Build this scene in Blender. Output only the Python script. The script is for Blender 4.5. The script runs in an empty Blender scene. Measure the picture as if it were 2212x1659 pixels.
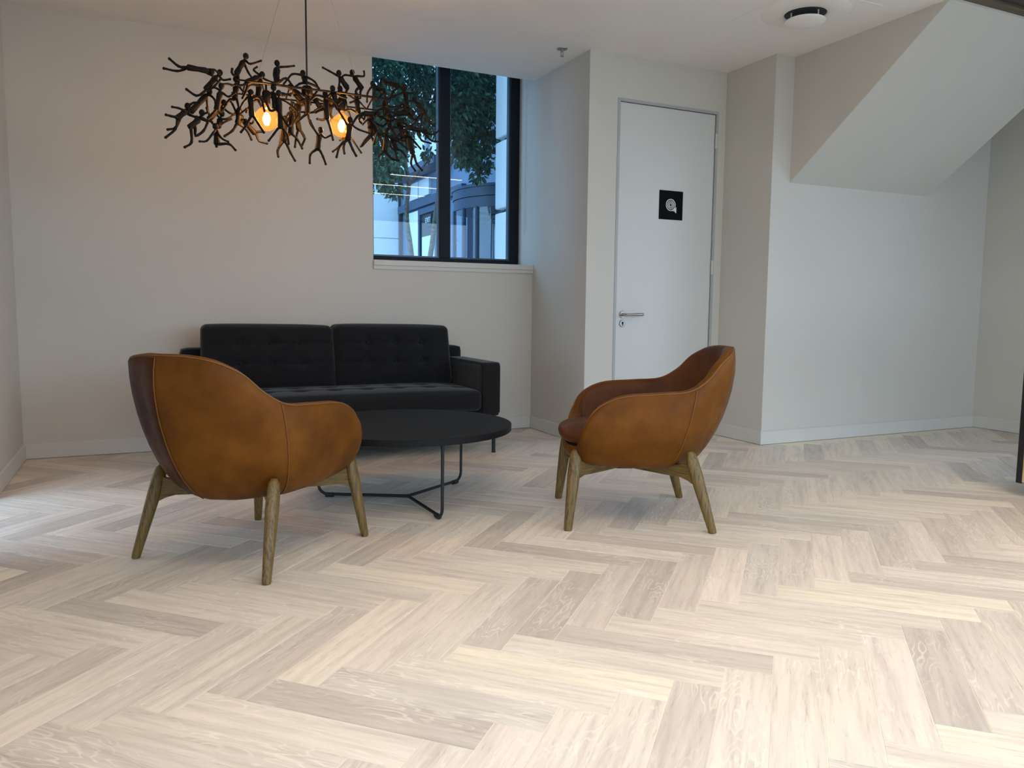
import bpy, bmesh, math, random
import numpy as np
from mathutils import Matrix, Vector

random.seed(7)
rng = np.random.default_rng(11)
scene = bpy.context.scene
COL = scene.collection
PI = math.pi

# ------------------------------------------------------------------ camera
cam_data = bpy.data.cameras.new('camera')
cam_data.sensor_width = 36.0
cam_data.lens = 27.393
cam_data.clip_start = 0.05
cam_data.clip_end = 200
cam = bpy.data.objects.new('camera', cam_data)
COL.objects.link(cam)
CAM_P = np.array([0.0, 0.0, 0.9555])
CAM_R = np.array([0.904658, -0.426025, 0.009859])
CAM_U = np.array([0.032872, 0.092832, 0.995139])
CAM_F = np.array([0.424869, 0.899936, -0.097986])
cam.matrix_world = Matrix(((CAM_R[0], CAM_U[0], -CAM_F[0], CAM_P[0]),
                           (CAM_R[1], CAM_U[1], -CAM_F[1], CAM_P[1]),
                           (CAM_R[2], CAM_U[2], -CAM_F[2], CAM_P[2]),
                           (0, 0, 0, 1)))
scene.camera = cam
FPX = 1683.15

# ------------------------------------------------------------------ sky, exposure
world = bpy.data.worlds.new('sky')
scene.world = world
world.use_nodes = True
wn = world.node_tree.nodes
bg = wn['Background']
bg.inputs['Color'].default_value = (0.62, 0.79, 1.0, 1)
bg.inputs['Strength'].default_value = 2.1
vs = scene.view_settings
vs.view_transform = 'Standard'
vs.look = 'None'
vs.exposure = 1.42
vs.gamma = 1.0
vs.use_curve_mapping = False
try:
    scene.cycles.max_bounces = 6
    scene.cycles.diffuse_bounces = 4
    scene.cycles.sample_clamp_indirect = 6.0
    scene.cycles.use_denoising = True
    scene.cycles.caustics_reflective = False
    scene.cycles.caustics_refractive = False
except Exception:
    pass


def portal(name, loc, size, rot):
    """light portal: tells the renderer where the sky looks in; gives off nothing itself"""
    d = bpy.data.lights.new(name, 'AREA')
    d.shape = 'RECTANGLE'
    d.size, d.size_y = size
    d.cycles.is_portal = True
    o = bpy.data.objects.new(name, d)
    o.location = loc
    o.rotation_euler = rot
    COL.objects.link(o)
    return o


# ------------------------------------------------------------------ room measures (metres)
H = 2.684           # ceiling
XL = -0.69          # left wall
YB = 5.52           # wall behind the sofa
XR = 2.772          # side wall of the recess
YD = 4.690          # wall with the door
XT = 3.940          # return wall
YS = 4.194          # wall below the stair
XF = 6.235          # far right wall
YR = -2.6           # glazed front behind the camera
XS0, XS1 = 4.106, 5.519   # stair soffit
YW = 5.80           # window plane


def ray(px, py):
    d = CAM_F + CAM_R * (px - 1106) / FPX + CAM_U * (829.5 - py) / FPX
    return d


def at_y(px, py, y):
    d = ray(px, py)
    return CAM_P + d * (y / d[1])


def at_x(px, py, x):
    d = ray(px, py)
    return CAM_P + d * (x / d[0])


def project(P):
    d = np.asarray(P, float) - CAM_P
    w = d @ CAM_F
    return 1106 + FPX * (d @ CAM_R) / w, 829.5 - FPX * (d @ CAM_U) / w, w


# ------------------------------------------------------------------ node helpers
def new_mat(name):
    m = bpy.data.materials.new(name)
    m.use_nodes = True
    nt = m.node_tree
    return m, nt, nt.nodes['Principled BSDF']


def nd(nt, typ, **kw):
    n = nt.nodes.new(typ)
    for k, v in kw.items():
        if k.startswith('i_'):
            key = k[2:]
            key = int(key) if key.isdigit() else key
            n.inputs[key].default_value = v
        else:
            setattr(n, k, v)
    return n


def ramp(nt, stops, interp='LINEAR'):
    r = nt.nodes.new('ShaderNodeValToRGB')
    r.color_ramp.interpolation = interp
    els = r.color_ramp.elements
    while len(els) < len(stops):
        els.new(0.5)
    for e, (p, c) in zip(els, stops):
        e.position = p
        e.color = (*c, 1) if len(c) == 3 else c
    return r


def link(nt, a, b):
    nt.links.new(a, b)


def set_spec(b, v):
    b.inputs['Specular IOR Level'].default_value = v


def paint(name, col, rough=0.6, bump=0.02, scale=300, spec=0.3, var=0.02):
    m, nt, b = new_mat(name)
    tc = nd(nt, 'ShaderNodeTexCoord')
    n1 = nd(nt, 'ShaderNodeTexNoise', i_Scale=1.3, i_Detail=3.0)
    link(nt, tc.outputs['Object'], n1.inputs['Vector'])
    lo = tuple(c * (1 - var) for c in col)
    hi = tuple(min(1, c * (1 + var)) for c in col)
    r = ramp(nt, [(0.3, lo), (0.7, hi)])
    link(nt, n1.outputs['Fac'], r.inputs['Fac'])
    link(nt, r.outputs['Color'], b.inputs['Base Color'])
    b.inputs['Roughness'].default_value = rough
    set_spec(b, spec)
    if bump:
        n2 = nd(nt, 'ShaderNodeTexNoise', i_Scale=scale, i_Detail=2.0)
        link(nt, tc.outputs['Object'], n2.inputs['Vector'])
        bp = nd(nt, 'ShaderNodeBump', i_Strength=bump, i_Distance=0.002)
        link(nt, n2.outputs['Fac'], bp.inputs['Height'])
        link(nt, bp.outputs['Normal'], b.inputs['Normal'])
    return m


def plain(name, col, rough=0.5, metal=0.0, spec=0.5, nscale=40, var=0.06):
    m, nt, b = new_mat(name)
    tc = nd(nt, 'ShaderNodeTexCoord')
    n1 = nd(nt, 'ShaderNodeTexNoise', i_Scale=nscale, i_Detail=2.0)
    link(nt, tc.outputs['Object'], n1.inputs['Vector'])
    r = ramp(nt, [(0.3, tuple(c * (1 - var) for c in col)), (0.7, tuple(min(1, c * (1 + var)) for c in col))])
    link(nt, n1.outputs['Fac'], r.inputs['Fac'])
    link(nt, r.outputs['Color'], b.inputs['Base Color'])
    b.inputs['Roughness'].default_value = rough
    b.inputs['Metallic'].default_value = metal
    set_spec(b, spec)
    return m


def glow(name, col, strength):
    m = bpy.data.materials.new(name)
    m.use_nodes = True
    nt = m.node_tree
    nt.nodes.clear()
    e = nd(nt, 'ShaderNodeEmission')
    e.inputs['Color'].default_value = (*col, 1)
    e.inputs['Strength'].default_value = strength
    o = nd(nt, 'ShaderNodeOutputMaterial')
    link(nt, e.outputs[0], o.inputs[0])
    return m


def thin_glass(name, tint=(0.9, 0.96, 0.97), refl=1.0, ior=1.5, rough=0.0):
    m = bpy.data.materials.new(name)
    m.use_nodes = True
    nt = m.node_tree
    nt.nodes.clear()
    t = nd(nt, 'ShaderNodeBsdfTransparent')
    t.inputs['Color'].default_value = (*tint, 1)
    g = nd(nt, 'ShaderNodeBsdfGlossy')
    g.inputs['Roughness'].default_value = rough
    f = nd(nt, 'ShaderNodeFresnel')
    # the same reflectance from both sides of the thin pane
    ge = nd(nt, 'ShaderNodeNewGeometry')
    io = nd(nt, 'ShaderNodeMix', data_type='FLOAT')
    io.inputs[2].default_value = ior
    io.inputs[3].default_value = 1.0 / ior
    link(nt, ge.outputs['Backfacing'], io.inputs[0])
    link(nt, io.outputs[0], f.inputs['IOR'])
    mm = nd(nt, 'ShaderNodeMath', operation='MULTIPLY')
    mm.inputs[1].default_value = refl
    mx = nd(nt, 'ShaderNodeMixShader')
    o = nd(nt, 'ShaderNodeOutputMaterial')
    link(nt, f.outputs[0], mm.inputs[0])
    link(nt, mm.outputs[0], mx.inputs[0])
    link(nt, t.outputs[0], mx.inputs[1])
    link(nt, g.outputs[0], mx.inputs[2])
    link(nt, mx.outputs[0], o.inputs[0])
    return m


def leather_mat(name='tan_leather', k=(1, 1, 1), spec=0.16):
    m, nt, b = new_mat(name)
    tc = nd(nt, 'ShaderNodeTexCoord')
    n1 = nd(nt, 'ShaderNodeTexNoise', i_Scale=5.5, i_Detail=5.0, i_Roughness=0.6)
    link(nt, tc.outputs['Object'], n1.inputs['Vector'])
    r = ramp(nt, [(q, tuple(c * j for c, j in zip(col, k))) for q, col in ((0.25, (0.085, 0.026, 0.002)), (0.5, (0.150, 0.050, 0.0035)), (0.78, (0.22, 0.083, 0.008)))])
    link(nt, n1.outputs['Fac'], r.inputs['Fac'])
    link(nt, r.outputs['Color'], b.inputs['Base Color'])
    v = nd(nt, 'ShaderNodeTexVoronoi', i_Scale=420.0)
    link(nt, tc.outputs['Object'], v.inputs['Vector'])
    n2 = nd(nt, 'ShaderNodeTexNoise', i_Scale=26.0, i_Detail=4.0)
    link(nt, tc.outputs['Object'], n2.inputs['Vector'])
    ad = nd(nt, 'ShaderNodeMath', operation='MULTIPLY_ADD')
    ad.inputs[1].default_value = 2.0
    link(nt, n2.outputs['Fac'], ad.inputs[0])
    link(nt, v.outputs['Distance'], ad.inputs[2])
    bp = nd(nt, 'ShaderNodeBump', i_Strength=0.12, i_Distance=0.002)
    link(nt, ad.outputs[0], bp.inputs['Height'])
    link(nt, bp.outputs['Normal'], b.inputs['Normal'])
    rr = ramp(nt, [(0.3, (0.42,) * 3), (0.7, (0.56,) * 3)])
    link(nt, n2.outputs['Fac'], rr.inputs['Fac'])
    link(nt, rr.outputs['Color'], b.inputs['Roughness'])
    set_spec(b, spec)
    return m


def wood_mat(name, dark, mid, light, axis='Z', scale=1.0, rough=0.4):
    """long-grained timber; grain runs along the given object axis"""
    m, nt, b = new_mat(name)
    tc = nd(nt, 'ShaderNodeTexCoord')
    mp = nd(nt, 'ShaderNodeMapping')
    s = {'X': (3, 60, 60), 'Y': (60, 3, 60), 'Z': (60, 60, 3)}[axis]
    mp.inputs['Scale'].default_value = tuple(k * scale for k in s)
    link(nt, tc.outputs['Object'], mp.inputs['Vector'])
    n1 = nd(nt, 'ShaderNodeTexNoise', i_Scale=1.6, i_Detail=4.0, i_Distortion=1.2)
    link(nt, mp.outputs[0], n1.inputs['Vector'])
    r = ramp(nt, [(0.36, dark), (0.47, mid), (0.66, light)])
    link(nt, n1.outputs['Fac'], r.inputs['Fac'])
    link(nt, r.outputs['Color'], b.inputs['Base Color'])
    b.inputs['Roughness'].default_value = rough
    bp = nd(nt, 'ShaderNodeBump', i_Strength=0.08, i_Distance=0.001)
    link(nt, n1.outputs['Fac'], bp.inputs['Height'])
    link(nt, bp.outputs['Normal'], b.inputs['Normal'])
    return m


def fabric_mat(name, c0, c1):
    m, nt, b = new_mat(name)
    tc = nd(nt, 'ShaderNodeTexCoord')
    w1 = nd(nt, 'ShaderNodeTexNoise', i_Scale=420.0, i_Detail=3.0)
    link(nt, tc.outputs['Object'], w1.inputs['Vector'])
    r = ramp(nt, [(0.35, c0), (0.68, c1)])
    link(nt, w1.outputs['Fac'], r.inputs['Fac'])
    link(nt, r.outputs['Color'], b.inputs['Base Color'])
    b.inputs['Roughness'].default_value = 0.95
    set_spec(b, 0.15)
    b.inputs['Sheen Weight'].default_value = 0.15
    bp = nd(nt, 'ShaderNodeBump', i_Strength=0.25, i_Distance=0.001)
    link(nt, w1.outputs['Fac'], bp.inputs['Height'])
    link(nt, bp.outputs['Normal'], b.inputs['Normal'])
    return m


def plank_mat():
    m, nt, b = new_mat('limed_oak')
    uv = nd(nt, 'ShaderNodeUVMap', uv_map='plank_uv')
    at = nd(nt, 'ShaderNodeAttribute', attribute_name='tone')
    sep = nd(nt, 'ShaderNodeSeparateColor')
    link(nt, at.outputs['Color'], sep.inputs[0])
    sx = nd(nt, 'ShaderNodeSeparateXYZ')
    link(nt, uv.outputs[0], sx.inputs[0])

    def math_(op, a, c=None):
        n = nd(nt, 'ShaderNodeMath', operation=op)
        for i, k in enumerate((a, c)):
            if k is None:
                continue
            if isinstance(k, (int, float)):
                n.inputs[i].default_value = k
            else:
                link(nt, k, n.inputs[i])
        return n.outputs[0]

    def vec(x, y, z):
        c = nd(nt, 'ShaderNodeCombineXYZ')
        for i, k in enumerate((x, y, z)):
            link(nt, k, c.inputs[i])
        return c.outputs[0]
    off = math_('MULTIPLY', sep.outputs[1], 90.0)
    # base tone of the board
    base = ramp(nt, [(0.0, (0.560, 0.500, 0.450)), (0.22, (0.690, 0.615, 0.545)), (0.48, (0.765, 0.690, 0.605)),
                     (0.70, (0.780, 0.690, 0.615)), (0.88, (0.830, 0.755, 0.630)), (1.0, (0.630, 0.580, 0.535))])
    link(nt, sep.outputs[0], base.inputs['Fac'])
    # soft streaks along the board
    n1 = nd(nt, 'ShaderNodeTexNoise', i_Scale=1.0, i_Detail=5.0, i_Roughness=0.6)
    link(nt, vec(math_('MULTIPLY', sx.outputs[0], 3.0), math_('MULTIPLY', sx.outputs[1], 38.0), off), n1.inputs['Vector'])
    r1 = ramp(nt, [(0.25, (0.76, 0.745, 0.74)), (0.55, (1.0, 1.0, 1.0)), (0.8, (1.10, 1.08, 1.05))])
    link(nt, n1.outputs['Fac'], r1.inputs['Fac'])
    mul = nd(nt, 'ShaderNodeMix', data_type='RGBA', blend_type='MULTIPLY')
    mul.inputs[0].default_value = 1.0
    link(nt, base.outputs['Color'], mul.inputs[6])
    link(nt, r1.outputs['Color'], mul.inputs[7])
    # cathedral figure: pale limed lines
    nw = nd(nt, 'ShaderNodeTexNoise', i_Scale=1.0, i_Detail=2.5, i_Roughness=0.55)
    link(nt, vec(math_('MULTIPLY', sx.outputs[0], 3.2), math_('MULTIPLY', sx.outputs[1], 15.0), off), nw.inputs['Vector'])
    ph = math_('ADD', math_('MULTIPLY', nw.outputs['Fac'], 80.0), math_('MULTIPLY', sx.outputs[1], 70.0))
    sn = math_('SINE', ph)
    r2 = ramp(nt, [(0.72, (0, 0, 0)), (0.99, (1, 1, 1))])
    link(nt, math_('MULTIPLY_ADD', sn, 0.5), r2.inputs['Fac'])
    mm = r2.inputs['Fac'].links[0].from_node
    mm.inputs[2].default_value = 0.5
    # figure only shows in patches
    np_ = nd(nt, 'ShaderNodeTexNoise', i_Scale=1.0, i_Detail=2.0)
    link(nt, vec(math_('MULTIPLY', sx.outputs[0], 4.0), math_('MULTIPLY', sx.outputs[1], 9.0), math_('ADD', off, 17.0)), np_.inputs['Vector'])
    r3 = ramp(nt, [(0.42, (0, 0, 0)), (0.66, (1, 1, 1))])
    link(nt, np_.outputs['Fac'], r3.inputs['Fac'])
    f = math_('MULTIPLY', math_('MULTIPLY', r2.outputs['Color'], r3.outputs['Color']), 0.42)
    mx = nd(nt, 'ShaderNodeMix', data_type='RGBA')
    link(nt, f, mx.inputs[0])
    link(nt, mul.outputs[2], mx.inputs[6])
    mx.inputs[7].default_value = (0.95, 0.89, 0.78, 1)
    # darker pores and small knots
    n4 = nd(nt, 'ShaderNodeTexNoise', i_Scale=1.0, i_Detail=3.0)
    link(nt, vec(math_('MULTIPLY', sx.outputs[0], 14.0), math_('MULTIPLY', sx.outputs[1], 130.0), off), n4.inputs['Vector'])
    r4 = ramp(nt, [(0.27, (0.80, 0.77, 0.74)), (0.40, (1, 1, 1))])
    link(nt, n4.outputs['Fac'], r4.inputs['Fac'])
    m2 = nd(nt, 'ShaderNodeMix', data_type='RGBA', blend_type='MULTIPLY')
    m2.inputs[0].default_value = 0.8
    link(nt, mx.outputs[2], m2.inputs[6])
    link(nt, r4.outputs['Color'], m2.inputs[7])
    link(nt, m2.outputs[2], b.inputs['Base Color'])
    b.inputs['Roughness'].default_value = 0.42
    set_spec(b, 0.32)
    bp = nd(nt, 'ShaderNodeBump', i_Strength=0.05, i_Distance=0.001)
    link(nt, n4.outputs['Fac'], bp.inputs['Height'])
    link(nt, bp.outputs['Normal'], b.inputs['Normal'])
    return m


def leaf_mat():
    m, nt, b = new_mat('tree_leaf')
    at = nd(nt, 'ShaderNodeAttribute', attribute_name='tone')
    sep = nd(nt, 'ShaderNodeSeparateColor')
    link(nt, at.outputs['Color'], sep.inputs[0])
    r = ramp(nt, [(0.0, (0.014, 0.058, 0.036)), (0.5, (0.045, 0.150, 0.085)), (1.0, (0.16, 0.40, 0.15))])
    link(nt, sep.outputs[0], r.inputs['Fac'])
    link(nt, r.outputs['Color'], b.inputs['Base Color'])
    b.inputs['Roughness'].default_value = 0.28
    tr = nd(nt, 'ShaderNodeBsdfTranslucent')
    link(nt, r.outputs['Color'], tr.inputs['Color'])
    mx = nd(nt, 'ShaderNodeMixShader')
    mx.inputs[0].default_value = 0.3
    o = nt.nodes['Material Output']
    link(nt, b.outputs[0], mx.inputs[1])
    link(nt, tr.outputs[0], mx.inputs[2])
    link(nt, mx.outputs[0], o.inputs[0])
    return m


M = {}
M['wall'] = paint('wall_paint', (0.61, 0.59, 0.53), 0.55, 0.03)
M['ceiling'] = paint('ceiling_paint', (0.86, 0.83, 0.785), 0.7, 0.02)
M['trim'] = paint('trim_paint', (0.64, 0.63, 0.585), 0.4, 0.0)
M['door'] = paint('door_paint', (0.64, 0.65, 0.62), 0.4, 0.01)
M['steel_frame'] = paint('frame_paint', (0.42, 0.43, 0.43), 0.4, 0.0)
M['filler'] = paint('joint_filler', (0.86, 0.78, 0.66), 0.6, 0.0)
M['plank'] = plank_mat()
M['leather'] = leather_mat('tan_leather', (0.85, 0.85, 0.8))
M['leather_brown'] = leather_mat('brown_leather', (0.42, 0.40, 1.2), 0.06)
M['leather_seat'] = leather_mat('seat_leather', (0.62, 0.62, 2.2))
M['leather_seam'] = plain('tan_leather_seam', (0.15, 0.058, 0.008), 0.5)
M['ash'] = wood_mat('stained_ash', (0.055, 0.031, 0.006), (0.125, 0.076, 0.015), (0.175, 0.112, 0.027), 'Z', 1.6, 0.45)
M['ash_x'] = wood_mat('stained_ash_rail', (0.055, 0.031, 0.006), (0.125, 0.076, 0.015), (0.175, 0.112, 0.027), 'X', 1.6, 0.45)
M['oak_panel'] = wood_mat('oak_panel', (0.42, 0.26, 0.13), (0.55, 0.36, 0.19), (0.62, 0.43, 0.25), 'Z', 0.6, 0.45)
M['dark_wood'] = wood_mat('dark_ceiling_wood', (0.020, 0.015, 0.012), (0.035, 0.027, 0.022), (0.05, 0.04, 0.032), 'X', 0.5, 0.5)
M['brown_wood'] = wood_mat('brown_edge_wood', (0.06, 0.04, 0.02), (0.10, 0.07, 0.04), (0.14, 0.10, 0.06), 'X', 0.5, 0.5)
M['sofa'] = fabric_mat('charcoal_fabric', (0.004, 0.0042, 0.005), (0.019, 0.019, 0.021))
M['black'] = plain('black_powder_coat', (0.010, 0.011, 0.013), 0.5, 0.0, 0.4)
M['table'] = plain('black_table_laminate', (0.0085, 0.009, 0.010), 0.6, 0.0, 0.16, 200)
M['steel'] = plain('brushed_steel', (0.42, 0.40, 0.37), 0.32, 1.0, 0.5, 120, 0.12)
M['alu'] = plain('window_frame_coat', (0.006, 0.010, 0.017), 0.5, 0.0, 0.2)
M['alu2'] = plain('window_bead_coat', (0.06, 0.09, 0.12), 0.35, 0.2, 0.5)
M['glass'] = thin_glass('window_glass', (0.70, 0.88, 0.99), 0.8)
M['clear_glass'] = thin_glass('clear_glass', (0.95, 0.97, 0.98), 1.0)
M['bronze'] = plain('dark_bronze', (0.007, 0.0045, 0.003), 0.6, 0.0, 0.2, 90, 0.35)
M['sign'] = plain('sign_black', (0.004, 0.005, 0.007), 0.7, 0.0, 0.08)
M['sign_white'] = plain('sign_white', (0.82, 0.82, 0.83), 0.5)
M['chain'] = plain('white_plastic', (0.75, 0.76, 0.76), 0.4)
M['leaf'] = leaf_mat()
M['bark'] = plain('tree_bark', (0.20, 0.17, 0.14), 0.9, 0.0, 0.2, 30, 0.4)
M['facade'] = paint('facade_panel', (0.74, 0.76, 0.78), 0.4, 0.0)
M['facade_blue'] = plain('facade_blue_grey', (0.11, 0.18, 0.29), 0.35)
M['stone'] = paint('stone_block', (0.76, 0.76, 0.76), 0.6, 0.05, 60)
M['drum'] = plain('drum_grey_blue', (0.055, 0.085, 0.135), 0.45, 0.0, 0.25)
M['dark_int'] = plain('dark_interior', (0.03, 0.04, 0.05), 0.6)
M['paving'] = paint('paving_grey', (0.30, 0.30, 0.30), 0.8, 0.05, 40)
M['masonry'] = paint('upper_facade', (0.45, 0.46, 0.48), 0.7, 0.03, 30)
M['rubber'] = plain('black_rubber', (0.01, 0.01, 0.01), 0.8)


# ------------------------------------------------------------------ mesh helpers
class MB:
    def __init__(s):
        s.v = []
        s.f = []

    def add(s, verts, faces):
        o = len(s.v)
        s.v += [tuple(float(c) for c in p) for p in verts]
        s.f += [tuple(i + o for i in f) for f in faces]
        return s

    def box(s, x0, x1, y0, y1, z0, z1):
        v = [(x0, y0, z0), (x1, y0, z0), (x1, y1, z0), (x0, y1, z0), (x0, y0, z1), (x1, y0, z1), (x1, y1, z1), (x0, y1, z1)]
        return s.add(v, [(0, 3, 2, 1), (4, 5, 6, 7), (0, 1, 5, 4), (1, 2, 6, 5), (2, 3, 7, 6), (3, 0, 4, 7)])

    def prism(s, poly, z0, z1, axis='z'):
        n = len(poly)

        def P(a, b, c):
            return {'z': (a, b, c), 'x': (c, a, b), 'y': (a, c, b)}[axis]
        v = [P(a, b, z0) for a, b in poly] + [P(a, b, z1) for a, b in poly]
        f = [tuple(range(n))[::-1], tuple(range(n, 2 * n))] + [(i, (i + 1) % n, n + (i + 1) % n, n + i) for i in range(n)]
        return s.add(v, f)

    def tube(s, pts, rad, n=8, cap=True, flat=1.0):
        pts = [np.asarray(p, float) for p in pts]
        if not hasattr(rad, '__len__'):
            rad = [rad] * len(pts)
        rings = []
        up = None
        for i, p in enumerate(pts):
            a = pts[max(i - 1, 0)]
            b = pts[min(i + 1, len(pts) - 1)]
            t = b - a
            t = t / (np.linalg.norm(t) + 1e-12)
            if up is None:
                up = np.array([0, 0, 1.0]) if abs(t[2]) < 0.9 else np.array([1.0, 0, 0])
            up = up - t * (up @ t)
            up = up / (np.linalg.norm(up) + 1e-12)
            sd = np.cross(t, up)
            rings.append([p + rad[i] * (math.cos(2 * PI * k / n) * up + flat * math.sin(2 * PI * k / n) * sd) for k in range(n)])
        v = [q for r in rings for q in r]
        f = []
        for i in range(len(pts) - 1):
            for k in range(n):
                f.append((i * n + k, i * n + (k + 1) % n, (i + 1) * n + (k + 1) % n, (i + 1) * n + k))
        if cap:
            f.append(tuple(range(n))[::-1])
            f.append(tuple(range((len(pts) - 1) * n, len(pts) * n)))
        return s.add(v, f)

    def lathe(s, prof, c=(0, 0, 0), n=32, axis='z', closed=False):
        v = []
        for r, z in prof:
            for k in range(n):
                a = 2 * PI * k / n
                q = (r * math.cos(a), r * math.sin(a), z)
                if axis == 'y':
                    q = (q[0], q[2], q[1])
                elif axis == 'x':
                    q = (q[2], q[0], q[1])
                v.append((q[0] + c[0], q[1] + c[1], q[2] + c[2]))
        f = []
        m = len(prof)
        for i in range(m - 1):
            for k in range(n):
                f.append((i * n + k, i * n + (k + 1) % n, (i + 1) * n + (k + 1) % n, (i + 1) * n + k))
        if not closed:
            f.append(tuple(range(n))[::-1])
            f.append(tuple(range((m - 1) * n, m * n)))
        return s.add(v, f)

    def ball(s, c, r, n=10, m=7, sq=(1, 1, 1)):
        prof = [(max(1e-4, r * math.sin(PI * i / m)), -r * math.cos(PI * i / m)) for i in range(m + 1)]
        o = len(s.v)
        s.lathe(prof, (0, 0, 0), n)
        for i in range(o, len(s.v)):
            x, y, z = s.v[i]
            s.v[i] = (x * sq[0] + c[0], y * sq[1] + c[1], z * sq[2] + c[2])
        return s

    def build(s, name, mat, parent=None, smooth=False, bevel=0.0, bseg=2, loc=None, rotz=0.0, origin=None, angle=40):
        me = bpy.data.meshes.new(name)
        v = s.v
        if origin is not None:
            v = [(a - origin[0], b - origin[1], c - origin[2]) for a, b, c in v]
        me.from_pydata(v, [], s.f)
        bm = bmesh.new()
        bm.from_mesh(me)
        bmesh.ops.recalc_face_normals(bm, faces=bm.faces)
        if bevel > 0:
            ed = [e for e in bm.edges if len(e.link_faces) == 2 and e.calc_face_angle(0) > 0.5]
            bmesh.ops.bevel(bm, geom=ed, offset=bevel, segments=bseg, affect='EDGES', profile=0.5, clamp_overlap=True)
        bm.to_mesh(me)
        bm.free()
        if smooth or bevel > 0:
            me.shade_smooth()
            try:
                me.set_sharp_from_angle(angle=math.radians(angle))
            except Exception:
                pass
        me.materials.append(M[mat] if isinstance(mat, str) else mat)
        o = bpy.data.objects.new(name, me)
        COL.objects.link(o)
        if parent is not None:
            o.parent = parent
        if origin is not None:
            o.location = origin
        if loc is not None:
            o.location = loc
        if rotz:
            o.rotation_euler = (0, 0, rotz)
        return o


def box(name, x0, x1, y0, y1, z0, z1, mat, parent=None, bevel=0.0, bseg=2):
    return MB().box(x0, x1, y0, y1, z0, z1).build(name, mat, parent, bevel=bevel, bseg=bseg)


def empty(name, loc=(0, 0, 0), rotz=0.0):
    o = bpy.data.objects.new(name, None)
    o.empty_display_size = 0.1
    COL.objects.link(o)
    o.location = loc
    o.rotation_euler = (0, 0, rotz)
    return o


def tag(o, label, cat=None, group=None, kind=None):
    if label:
        o['label'] = label
    if cat:
        o['category'] = cat
    if group:
        o['group'] = group
    if kind:
        o['kind'] = kind
    return o


def struct(o, label=None):
    o['kind'] = 'structure'
    if label:
        o['label'] = label
    return o


def catmull(pts, n, closed=False):
    P = np.asarray(pts, float)
    m = len(P)
    out = []
    segs = m if closed else m - 1
    for i in range(segs):
        if closed:
            p0, p1, p2, p3 = P[(i - 1) % m], P[i], P[(i + 1) % m], P[(i + 2) % m]
        else:
            p0 = P[i - 1] if i > 0 else 2 * P[0] - P[1]
            p1, p2 = P[i], P[i + 1]
            p3 = P[i + 2] if i + 2 < m else 2 * P[-1] - P[-2]
        for k in range(n):
            t = k / n
            out.append(0.5 * ((2 * p1) + (-p0 + p2) * t + (2 * p0 - 5 * p1 + 4 * p2 - p3) * t * t + (-p0 + 3 * p1 - 3 * p2 + p3) * t ** 3))
    if not closed:
        out.append(P[-1])
    return np.array(out)

# ================================================================== THE SETTING
# ---- walls
def wall(name, boxes, label, mat='wall'):
    b = MB()
    for q in boxes:
        b.box(*q)
    return struct(b.build(name, mat), label)


WT = 0.30
FX0 = 1.2                              # front glazing starts here
LW0, LW1, LWZ = 3.4, 4.42, .95       # glazed opening in the left wall
LV0, LV1, LVZ = -2.2, 1.0, 2.1          # unseen opening added in the left wall to light the near floor
RW1, RWZ = 2.3, 2.5                  # glazed part of the far right wall ends here
wall('wall_left', [(XL - .16, XL, LW1, YB + WT, -.05, H + .2), (XL - .16, XL, LV1, LW0, -.05, H + .2),
                   (XL - .16, XL, LW0, LW1, LWZ, H + .2), (XL - .16, XL, YR, LV0, -.05, H + .2), (XL - .16, XL, LV0, LV1, LVZ, H + .2)], 'off-white painted wall at the left edge of the room')
wall('wall_back', [(XL - .16, 1.5, YB, YB + WT, -.05, 3.1), (1.5, XR, YB, YB + WT, -.05, 1.222)],
     'off-white painted wall behind the black sofa')
wall('wall_recess', [(XR, XR + .12, YD, YB + WT + .2, -.05, 3.1)], 'side wall of the window recess, left of the door')
DX0, DX1, DZ = 3.000, 3.872, 2.398
wall('wall_door', [(XR + .12, DX0, YD, YD + .14, -.05, H + .2), (DX1, XT, YD, YD + .14, -.05, H + .2),
                   (DX0, DX1, YD, YD + .14, DZ, H + .2), (XR + .12, XT, YD + .14, YD + .20, -.05, H + .2)],
     'off-white wall around the grey-white door')
wall('wall_stair', [(XT, XF + .16, YS, YD + .2, -.05, H + .2)], 'off-white wall under the sloping stair soffit')
wall('wall_right', [(XF, XF + .16, RW1, YS, -.05, H + .2), (XF, XF + .16, YR, RW1, RWZ, H + .2)],
     'off-white wall at the far right corner')
wall('wall_front', [(XL - .16, FX0, YR - .16, YR, -.05, H + .2), (XF - .25, XF + .16, YR - .16, YR, -.05, H + .2),
                    (XL, XF, YR - .16, YR, 2.58, H + .2)], 'glazed front wall of the room')

# ---- ceiling, stair soffit, dark timber ceiling
b = MB().box(XL - .16, XS0, YR - .16, YB, H, H + .2)
b.box(XS1, XF + .16, 3.05, YS, H, H + .2)
struct(b.build('ceiling', 'ceiling'), 'white plastered ceiling')
b = MB().box(1.4, XR + .1, YB + .0005, YB + WT + .2, 2.97, 3.1)
struct(b.build('ceiling_pocket', 'ceiling'), 'blind pocket above the window')
b = MB().prism([(YS + .02, 1.825), (3.05, H - .004), (3.05, H + .2), (YS + .02, H + .2)], XS0, XS1, 'x')
struct(b.build('wall_stair_soffit', 'wall'), 'sloping underside of the stair')
struct(MB().box(XS0, XF, 3.034, 3.05, H - .006, H + .05).build('trim_1', 'trim'), 'thin white edge of the stair soffit')
struct(MB().box(XS0, XF, 2.965, 3.034, H - .002, H + .06).build('trim_2', 'brown_wood'), 'brown timber edge above the stair soffit')
b = MB().box(XS0 + .002, XF + .16, YR - .16, 2.965, H + .01, H + .2)
struct(b.build('ceiling_dark', 'dark_wood'), 'dark timber ceiling beyond the stair soffit')

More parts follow.
